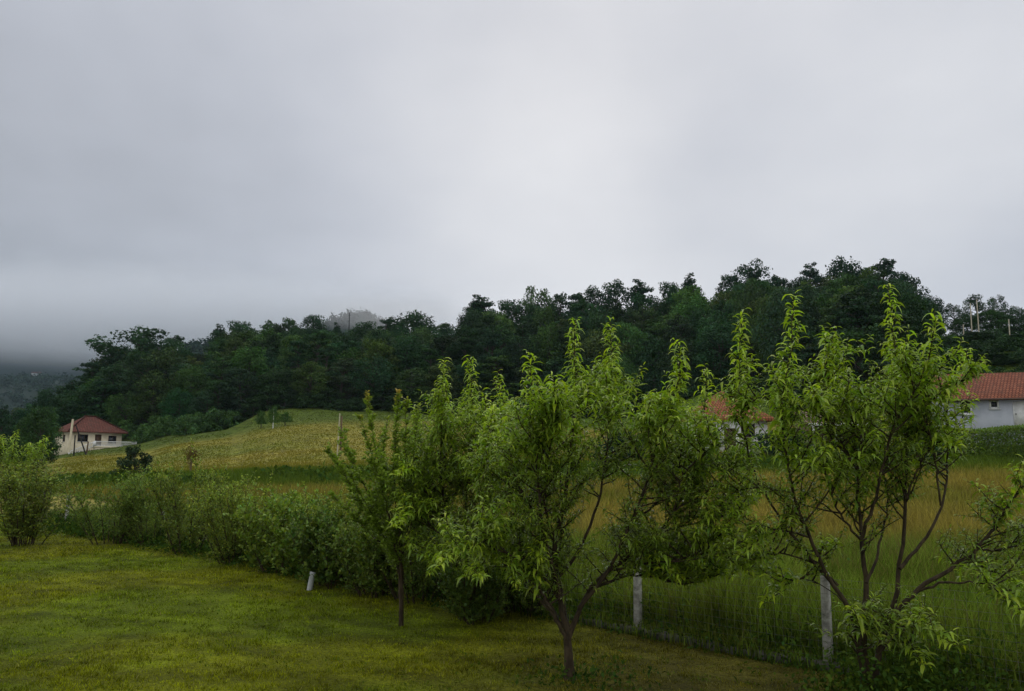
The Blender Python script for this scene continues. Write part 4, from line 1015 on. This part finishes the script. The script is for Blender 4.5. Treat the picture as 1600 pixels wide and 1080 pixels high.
def window(parent, x0, x1, z0, z1, y, frame_mat, bars=1, axis='y', fr=.07, sill=True):
    """set in a wall whose outer face is the local plane y (facing -y) or, with axis x, facing -x"""
    def bx(mb, a0, a1, c0, c1, b0, b1):
        if axis == 'y': mb.box((a0, y - b1, c0), (a1, y - b0, c1))
        else: mb.box((y - b1, a0, c0), (y - b0, a1, c1))
    f = MB(); b1 = .05
    bx(f, x0, x0 + fr, z0, z1, .004, b1); bx(f, x1 - fr, x1, z0, z1, .004, b1); bx(f, x0 + fr, x1 - fr, z1 - fr, z1, .004, b1); bx(f, x0 + fr, x1 - fr, z0, z0 + fr, .004, b1)
    for k in range(bars):
        c = x0 + (x1 - x0) * (k + 1) / (bars + 1); bx(f, c - fr * .4, c + fr * .4, z0 + fr, z1 - fr, .006, b1 - .006)
    w = f.build('window', frame_mat, parent)
    gl = MB(); bx(gl, x0 + fr, x1 - fr, z0 + fr, z1 - fr, .003, .015); gl.build('pane', M_GLASS, w)
    if sill:
        s = MB(); bx(s, x0 - .06, x1 + .06, z0 - .07, z0, .0, .12); s.build('sill', M_WHITE, w)
    return w
# cream house
hd = 133.0; corner = at(110, 697, hd); rz = math.radians(48)
Wd, Dp = 8.1, 7.2; zfl = corner[2]; zev = at(140, 674, hd)[2]; zap = at(130, 650, hd + 4)[2]
hs = thing('cream_house', 'cream single-storey house with old red hipped roof on the meadow edge', 'house', (corner[0], corner[1], zfl), rz)
mb = MB(); mb.box((0, 0, -3.0), (Wd, Dp, zev - zfl - .1)); mb.build('wall', M_CREAM, hs)
e = zev - zfl; ap = zap - zfl; o_ = .75
rf_ = roof_obj('roof', [(-o_, -o_, e), (Wd + o_, -o_, e), (Wd + o_, Dp + o_, e), (-o_, Dp + o_, e), (Wd * .40, Dp / 2, ap), (Wd * .60, Dp / 2, ap)],
         [[0, 1, 5, 4], [1, 2, 5], [2, 3, 4, 5], [3, 0, 4]], M_TILE_OLD, hs, .16)
s = MB(); s.tube([(-o_, -o_, e + .03), (Wd * .4, Dp / 2, ap + .06), (Wd * .6, Dp / 2, ap + .06), (Wd + o_, -o_, e + .03)], [.12] * 4, 6); s.build('ridge_tiles', M_TILE_OLD, rf_)
window(hs, 1.0, 2.6, .75, 1.95, 0, M_FRAME_B, 2); window(hs, 5.9, 7.2, .55, 1.85, 0, M_FRAME_B, 1); window(hs, 2.6, 3.5, .75, 1.9, 0, M_FRAME_B, 1, 'x')
f = MB(); f.box((3.75, -.05, .02), (4.75, -.004, 2.0)); dr = f.build('door', M_FRAME_B, hs); f = MB(); f.box((4.58, -.1, .95), (4.66, -.052, 1.05)); f.build('handle', M_WIRE, dr)
ty = -1.5
f = MB(); f.box((3.2, ty, -.22), (Wd + 2.0, -.005, .0)); f.box((3.3, ty + .1, -3), (Wd + .6, ty + .3, -.222)); f.build('terrace', M_CREAM, hs)
f = MB()
def rail(mb, a, b, n):
    a = np.array(a, float); b = np.array(b, float)
    for h_, r_ in ((.08, .05), (.80, .06)): mb.tube([a + UP * h_, b + UP * h_], [r_, r_], 6)
    for k in range(n + 1):
        p = a + (b - a) * k / n; mb.tube([p + UP * .08, p + UP * .3, p + UP * .45, p + UP * .8], [.035, .055, .035, .035], 6, cap=False)
    for p in (a, b): mb.box(tuple(p + [-.1, -.1, 0]), tuple(p + [.1, .1, .9]))
rail(f, (3.3, ty + .12, 0), (Wd + 1.9, ty + .12, 0), 34); rail(f, (Wd + 1.9, ty + .3, 0), (Wd + 1.9, -.1, 0), 5); rail(f, (-.6, ty + .12, -1.75), (3.1, ty + .12, -.08), 15)
f.build('balustrade', M_WHITE, hs)
f = MB()
for k in range(9): f.box((3.2 - .42 * (k + 1), ty + .25, -3.), (3.2 - .42 * k, -.2, -.22 - .19 * k))
f.build('steps', M_CREAM, hs)
# concrete pole and braced timber pole by the house
def pole(name, label, a, b, r0, r1, mat, group=None, cross=None):
    r = thing(name, label, 'pole', a, 0, group); a = np.array(a); v = np.array(b) - a
    m = MB(); m.tube([v * -.03, v * .5, v], [r0, (r0 + r1) / 2, r1], 8); m.build('shaft', mat, r)
    if cross:
        m = MB(); m.box((-cross, -.05, v[2] - .35), (cross, .05, v[2] - .25)); x = m.build('crossarm', M_PLANK, r); x.location = (v[0], v[1], 0)
        m = MB()
        for q in (-cross * .9, 0, cross * .9): m.tube([(q, 0, v[2] - .25), (q, 0, v[2] - .1)], [.05, .035], 6)
        z = m.build('insulators', M_WHITE, x)
    return r
pole('concrete_pole', 'pale concrete pole leaning before the cream house corner', at(107, 706, 128), at(114, 655, 128), .19, .15, M_CREAM)
wa = at(115, 716, 122); r = thing('braced_timber_pole', 'dark timber poles forming a brace in front of the cream house', 'pole', wa)
for i_, (pa, pb_) in enumerate([((115, 716), (117.5, 680)), ((136, 716), (118.5, 664)), ((135.5, 708), (138, 690))]):
    m = MB(); A_ = at(*pa, 122 + .6 * i_) - wa; B_ = at(*pb_, 122 + .4 * i_) - wa; m.tube([A_ - (B_ - A_) * .05, B_], [.11, .09], 7); m.build('timber', M_DARK if i_ < 2 else M_PLANK, r)
a_ = at(527, 707, 74); a_[2] = Tf(a_[0], a_[1]); pole('field_post', 'pale concrete post standing in the meadow beyond the plum tree', a_, at(531, 646, 74), .065, .05, M_PLANK2)
a2 = at(532, 704, 75); a2[2] = Tf(a2[0], a2[1]); pole('field_stake', 'dark timber stake leaning on the pale meadow post', a2, at(534, 650, 75), .10, .08, M_PLANK)
for (pb0, pt0, dd_, lb) in [((1518, 518), (1516, 474), 128, 'shorter of two pale poles on the brow of the scrubby slope'), ((1529, 517), (1526, 468), 128, 'taller of two pale poles on the brow of the scrubby slope'), ((1505, 518), (1505, 507), 128, 'short stub pole beside the two pale poles'), ((1576.5, 513), (1576, 499), 128, 'thin pale post on the brow above the tiled house')]:
    a_ = at(*pb0, dd_); b_ = at(*pt0, dd_); a_[2] = min(a_[2], Tf(a_[0], a_[1])); pole('slope_pole', lb, a_, b_, 0.10, .08, M_PLANK2, 'poles on the slope brow')
ma = at(546, 505, 300); ma[2] = Tf(ma[0], ma[1]); mt_ = at(546, 489, 300)
r = thing('mast', 'thin dark mast standing above the trees before the foggy hill', 'mast', ma); m = MB(); v = mt_ - ma; m.tube([(0, 0, -.5), v], [.28, .16], 6); m.build('shaft', M_DARK, r); m = MB(); m.tube([v + [-.5, 0, -.9], v + [.5, 0, -.9]], [.06, .06], 5); m.build('antenna', M_DARK, r)
# pale blue house with red tiled roof
d2 = 63.0; L0 = at(1488, 640, d2); zg = 3.6; zev = at(1560, 622, d2)[2]; zr = at(1560, 585.5, d2 + 3.6)[2]
HR = math.radians(-15)
h2 = thing('tiled_house', 'pale blue-grey house with bright red tiled gable roof behind a clipped hedge', 'house', (L0[0], d2, zg), HR)
W2, D2 = 13.5, 7.2; e = zev - zg; rg = zr - zg
mb = MB(); mb.box((0, 0, -.6), (W2, D2, e - .05)); 
for x in (0, W2): pass
mb.add([(0, 0, e - .05), (0, D2, e - .05), (0, D2 / 2, rg - .25), (W2, 0, e - .05), (W2, D2, e - .05), (W2, D2 / 2, rg - .25)], [[0, 2, 1, 1], [3, 4, 5, 5]]); mb.build('wall', M_BLUEW, h2)
roof_obj('roof', [(-.7, -.55, e - .12), (W2 + .7, -.55, e - .12), (W2 + .7, D2 / 2, rg), (-.7, D2 / 2, rg), (-.7, D2 + .55, e - .12), (W2 + .7, D2 + .55, e - .12)], [[0, 1, 2, 3], [3, 2, 5, 4]], M_TILE, h2, .18)
s = MB(); s.tube([(-.7, -.62, e - .22), (W2 + .7, -.62, e - .22)], [.075, .075], 8); s.tube([(.15, -.1, e - .3), (.15, -.1, -.5)], [.05, .05], 6); s.build('gutter', M_FRAME_B, h2)
def px_loc(px, py):
    r = ray(px, py); u = r[0] / r[1]; t = (u * d2 - L0[0]) / (math.cos(HR) - u * math.sin(HR)); p = at(px, py, d2 + t * math.sin(HR)); return t, p[2] - zg
for (xa, ya, xb, yb) in ((1499, 648, 1517.5, 624.5), (1546, 639, 1560, 625)):
    x0, z0 = px_loc(xa, ya); x1, z1 = px_loc(xb, yb); window(h2, x0, x1, z0, z1, 0, M_WHITE, 0, fr=.13)
x0, z0 = px_loc(1585, 668); x1, z1 = px_loc(1604, 627); f = MB(); f.box((x0, -.06, z0), (x0 + .08, -.004, z1)); f.box((x0 + .08, -.045, z0), (x1 - .08, -.004, z1)); f.box((x1 - .08, -.06, z0), (x1, -.004, z1)); dr = f.build('door', M_WHITE, h2); f = MB(); f.box((x0 + .14, -.10, z0 + .95), (x0 + .20, -.046, z0 + 1.08)); f.build('handle', M_WIRE, dr)
# clipped hedge before it
def hedge(name, label, x0, x1, y, h, w, tint, seed):
    rng = np.random.default_rng(seed); n = int((x1 - x0) * 2600 * h / 2); r = thing(name, label, 'hedge', ((x0 + x1) / 2, y, 0)); L = x1 - x0
    q = np.c_[rng.uniform(-L / 2, L / 2, n), rng.uniform(-w / 2, w / 2, n), rng.uniform(0, h, n)]
    fc = rng.integers(0, 3, n); q[fc == 0, 2] = h + rng.normal(0, .05, (fc == 0).sum()); q[fc == 1, 1] = -w / 2 + rng.normal(0, .05, (fc == 1).sum())
    q[:, 2] += .12 * np.sin(q[:, 0] * 1.1) ; zt = T(q[:, 0] + (x0 + x1) / 2, q[:, 1] + y); q[:, 2] += zt - .05
    lf = MB(); flat_leaves(lf, rng, q, rng.normal(0, 1, (n, 3)) + UP * .4, nrm(rng.normal(0, .6, (n, 3)) + UP * .6 - np.array([0, .6, 0])), np.full(n, .13), np.full(n, .08), leafcol(rng, n, .6, 1.3, .12)); f = lf.build('foliage', M_SHRUB, r)
    st = MB()
    for k in range(int(L / .6)):
        x = -L / 2 + .6 * k; z = Tf(x + (x0 + x1) / 2, y); st.tube([(x, 0, z - .1), (x + .05, .03, z + h * .8)], [.04, .02], 5)
    st.build('stems', M_BARK2, r); set_tint(r, tint)
xa = at(1425, 690, 54)[0]; hedge('clipped_hedge', 'clipped dark green hedge running before the pale blue house', xa, at(1680, 690, 54)[0], 53.5, 1.9, 1.1, (.65, .8, .7), 61)
# gabled white house hidden by peach leaves
d3 = 72.0; g0 = at(1082, 696, d3); g1 = at(1198, 696, d3); W3 = g1[0] - g0[0]; z3 = g0[2] - .6; ze = at(1140, 655, d3)[2] - z3; za = at(1142, 611, d3 + 3)[2] - z3
h3 = thing('hipped_house', 'white walled house with orange hipped roof seen through peach leaves', 'house', (g0[0], d3, z3), math.radians(-4))
mb = MB(); mb.box((0, 0, -.6), (W3, 8, ze - .1)); mb.build('wall', M_WHITE, h3)
sl = (za - ze) / (W3 / 2)
roof_obj('roof', [(-.6, -.6, ze), (W3 + .6, -.6, ze), (W3 + .6, 8.6, ze), (-.6, 8.6, ze), (W3 / 2, 3.0, za), (W3 / 2, 5.4, za)], [[0, 1, 4], [1, 2, 5, 4], [2, 3, 5], [3, 0, 4, 5]], M_TILE_OR, h3, .2)
window(h3, 1.0, 2.1, 1.3, 2.5, 0, M_FRAME_B, 1); window(h3, W3 - 2.3, W3 - 1.1, 1.3, 2.5, 0, M_FRAME_B, 1)
f = MB(); f.box((W3 / 2 - .5, -.05, .0), (W3 / 2 + .5, -.004, 2.1)); f.build('door', M_FRAME_B, h3)
# open plank shed
d4 = 66.0; s0_ = at(1268, 692, d4); s1_ = at(1368, 692, d4); W4 = s1_[0] - s0_[0]; z4 = Tf((s0_[0] + s1_[0]) / 2, d4) - .1; t4 = at(1300, 664, d4)[2] - z4; tb = at(1300, 640, d4 + 4)[2] - z4
h4 = thing('plank_shed', 'open brown plank shed with a pale fascia board and white posts', 'shed', (s0_[0], d4, z4))
mb = MB(); mb.box((0, 3.4, -.3), (W4, 3.5, t4 + .25)); mb.box((0, .3, -.3), (.1, 3.39, t4)); mb.box((W4 - .1, .3, -.3), (W4, 3.39, t4)); mb.build('wall', M_PLANK, h4)
roof_obj('roof', [(-.3, -.3, t4 + .12), (W4 + .3, -.3, t4 + .12), (W4 + .3, 3.9, tb), (-.3, 3.9, tb)], [[0, 1, 2, 3]], M_PLANK, h4, .12)
f = MB(); f.box((-.3, -.36, t4 - .08), (W4 + .3, -.31, t4 + .12)); f.build('fascia', M_WHITE, h4)
for x in (.1, W4 * .36, W4 * .68, W4 - .15):
    f = MB(); f.box((x, -.2, -.3), (x + .13, -.07, t4 - .02)); f.build('post', M_WHITE, h4)
# white farmhouses far across the valley
for (px, py, lb) in ((53, 586, 'tiny white farmhouse on the far misty ridge'), (61, 586, 'second tiny white farmhouse, with its lower wall, on the far misty ridge')):
    dq = 1500.; q = at(px, py, dq)
    # walk the ray to where it meets the hill
    for dq in np.arange(700, 2600, 10):
        q = at(px, py, dq)
        if Tf(q[0], q[1]) > q[2] - 3: break
    r = thing('far_house', lb, 'house', (q[0], q[1], q[2] - 3), .2, 'white farmhouses on the far ridge'); w_ = 6 * dq / 1300
    m = MB(); m.box((-w_ * .5, -4, -8), (w_ * .5, 4, 7)); m.build('wall', M_WHITE, r); roof_obj('roof', [(-w_ * .6, -5, 7), (w_ * .6, -5, 7), (w_ * .6, 0, 11), (-w_ * .6, 0, 11), (-w_ * .6, 5, 7), (w_ * .6, 5, 7)], [[0, 1, 2, 3], [3, 2, 5, 4]], M_TILE_OLD, r, .4)

# ------------------------------------------------------------------ air
def vol_box(name, lo, hi, dens, col, label, cat):
    mb = MB(); mb.box(lo, hi); m = bpy.data.materials.new(name); m.use_nodes = True; g = Graph(m.node_tree)
    v = g.n('ShaderNodeVolumePrincipled'); v.inputs['Density'].default_value = dens; v.inputs['Color'].default_value = (*col, 1)
    v.inputs['Anisotropy'].default_value = 0.0
    o = g.n('ShaderNodeOutputMaterial'); g.put(o.inputs['Volume'], v); MATS[name] = m
    ob = mb.build(name, m); return tag(ob, label, cat, None, 'stuff')
vol_box('haze', (-4300, -310, -60), (4300, 4300, 760), 0.00007, (.62, .82, 1.0), 'thin bluish morning haze filling the valley', 'haze')

def fog_bank(label, c, rad, dens, col=(1, 1, 1), r0=.35, soft_top=False):
    """a soft-edged bank of low cloud: an ellipsoid whose density falls off to its rim"""
    U = np.linspace(0, 2 * np.pi, 25)[:-1]; Vv = np.linspace(-np.pi / 2, np.pi / 2, 13)
    v = np.array([[math.cos(b) * math.cos(a), math.cos(b) * math.sin(a), math.sin(b)] for b in Vv for a in U])
    f = [[r * 24 + k, r * 24 + (k + 1) % 24, (r + 1) * 24 + (k + 1) % 24, (r + 1) * 24 + k] for r in range(12) for k in range(24)]
    mb = MB(); mb.add(v * np.array(rad), f); m = bpy.data.materials.new('fog'); m.use_nodes = True; g = Graph(m.node_tree)
    t = g.n('ShaderNodeTexCoord'); p = g.vm('MULTIPLY', t.outputs['Object'], tuple(1 / q for q in rad))
    wob = g.m('MULTIPLY', g.m('SUBTRACT', g.noise(t.outputs['Object'], .010, 3, .5), .5), .4)
    r = g.m('ADD', g.vm('LENGTH', p), wob); d = g.ramp(r, r0, 1.0, dens, 0.)
    if soft_top:
        sp = g.n('ShaderNodeSeparateXYZ'); g.put(sp.inputs[0], p); h = g.m('ADD', sp.outputs[2], g.m('MULTIPLY', wob, .5))
        d = g.m('MULTIPLY', g.m('MULTIPLY', g.ramp(h, -.72, -.30), g.ramp(h, -.35, .75, 1., 0.)), d)
    v = g.n('ShaderNodeVolumePrincipled'); g.put(v.inputs['Density'], d); v.inputs['Color'].default_value = (*col, 1)
    o = g.n('ShaderNodeOutputMaterial'); g.put(o.inputs['Volume'], v)
    ob = mb.build('fog_bank', m); ob.location = c; return tag(ob, label, 'fog', None, 'stuff')
_c = at(594, 494, 800); fog_bank('patch of low fog draped over the wooded hilltop', tuple(_c), (100, 90, 22), .005)
_c = at(60, 506, 2150); fog_bank('long bank of low cloud hiding the top of the far valley ridge', tuple(_c), (1350, 420, 240), .010, (.87, .89, .915), .55, True)
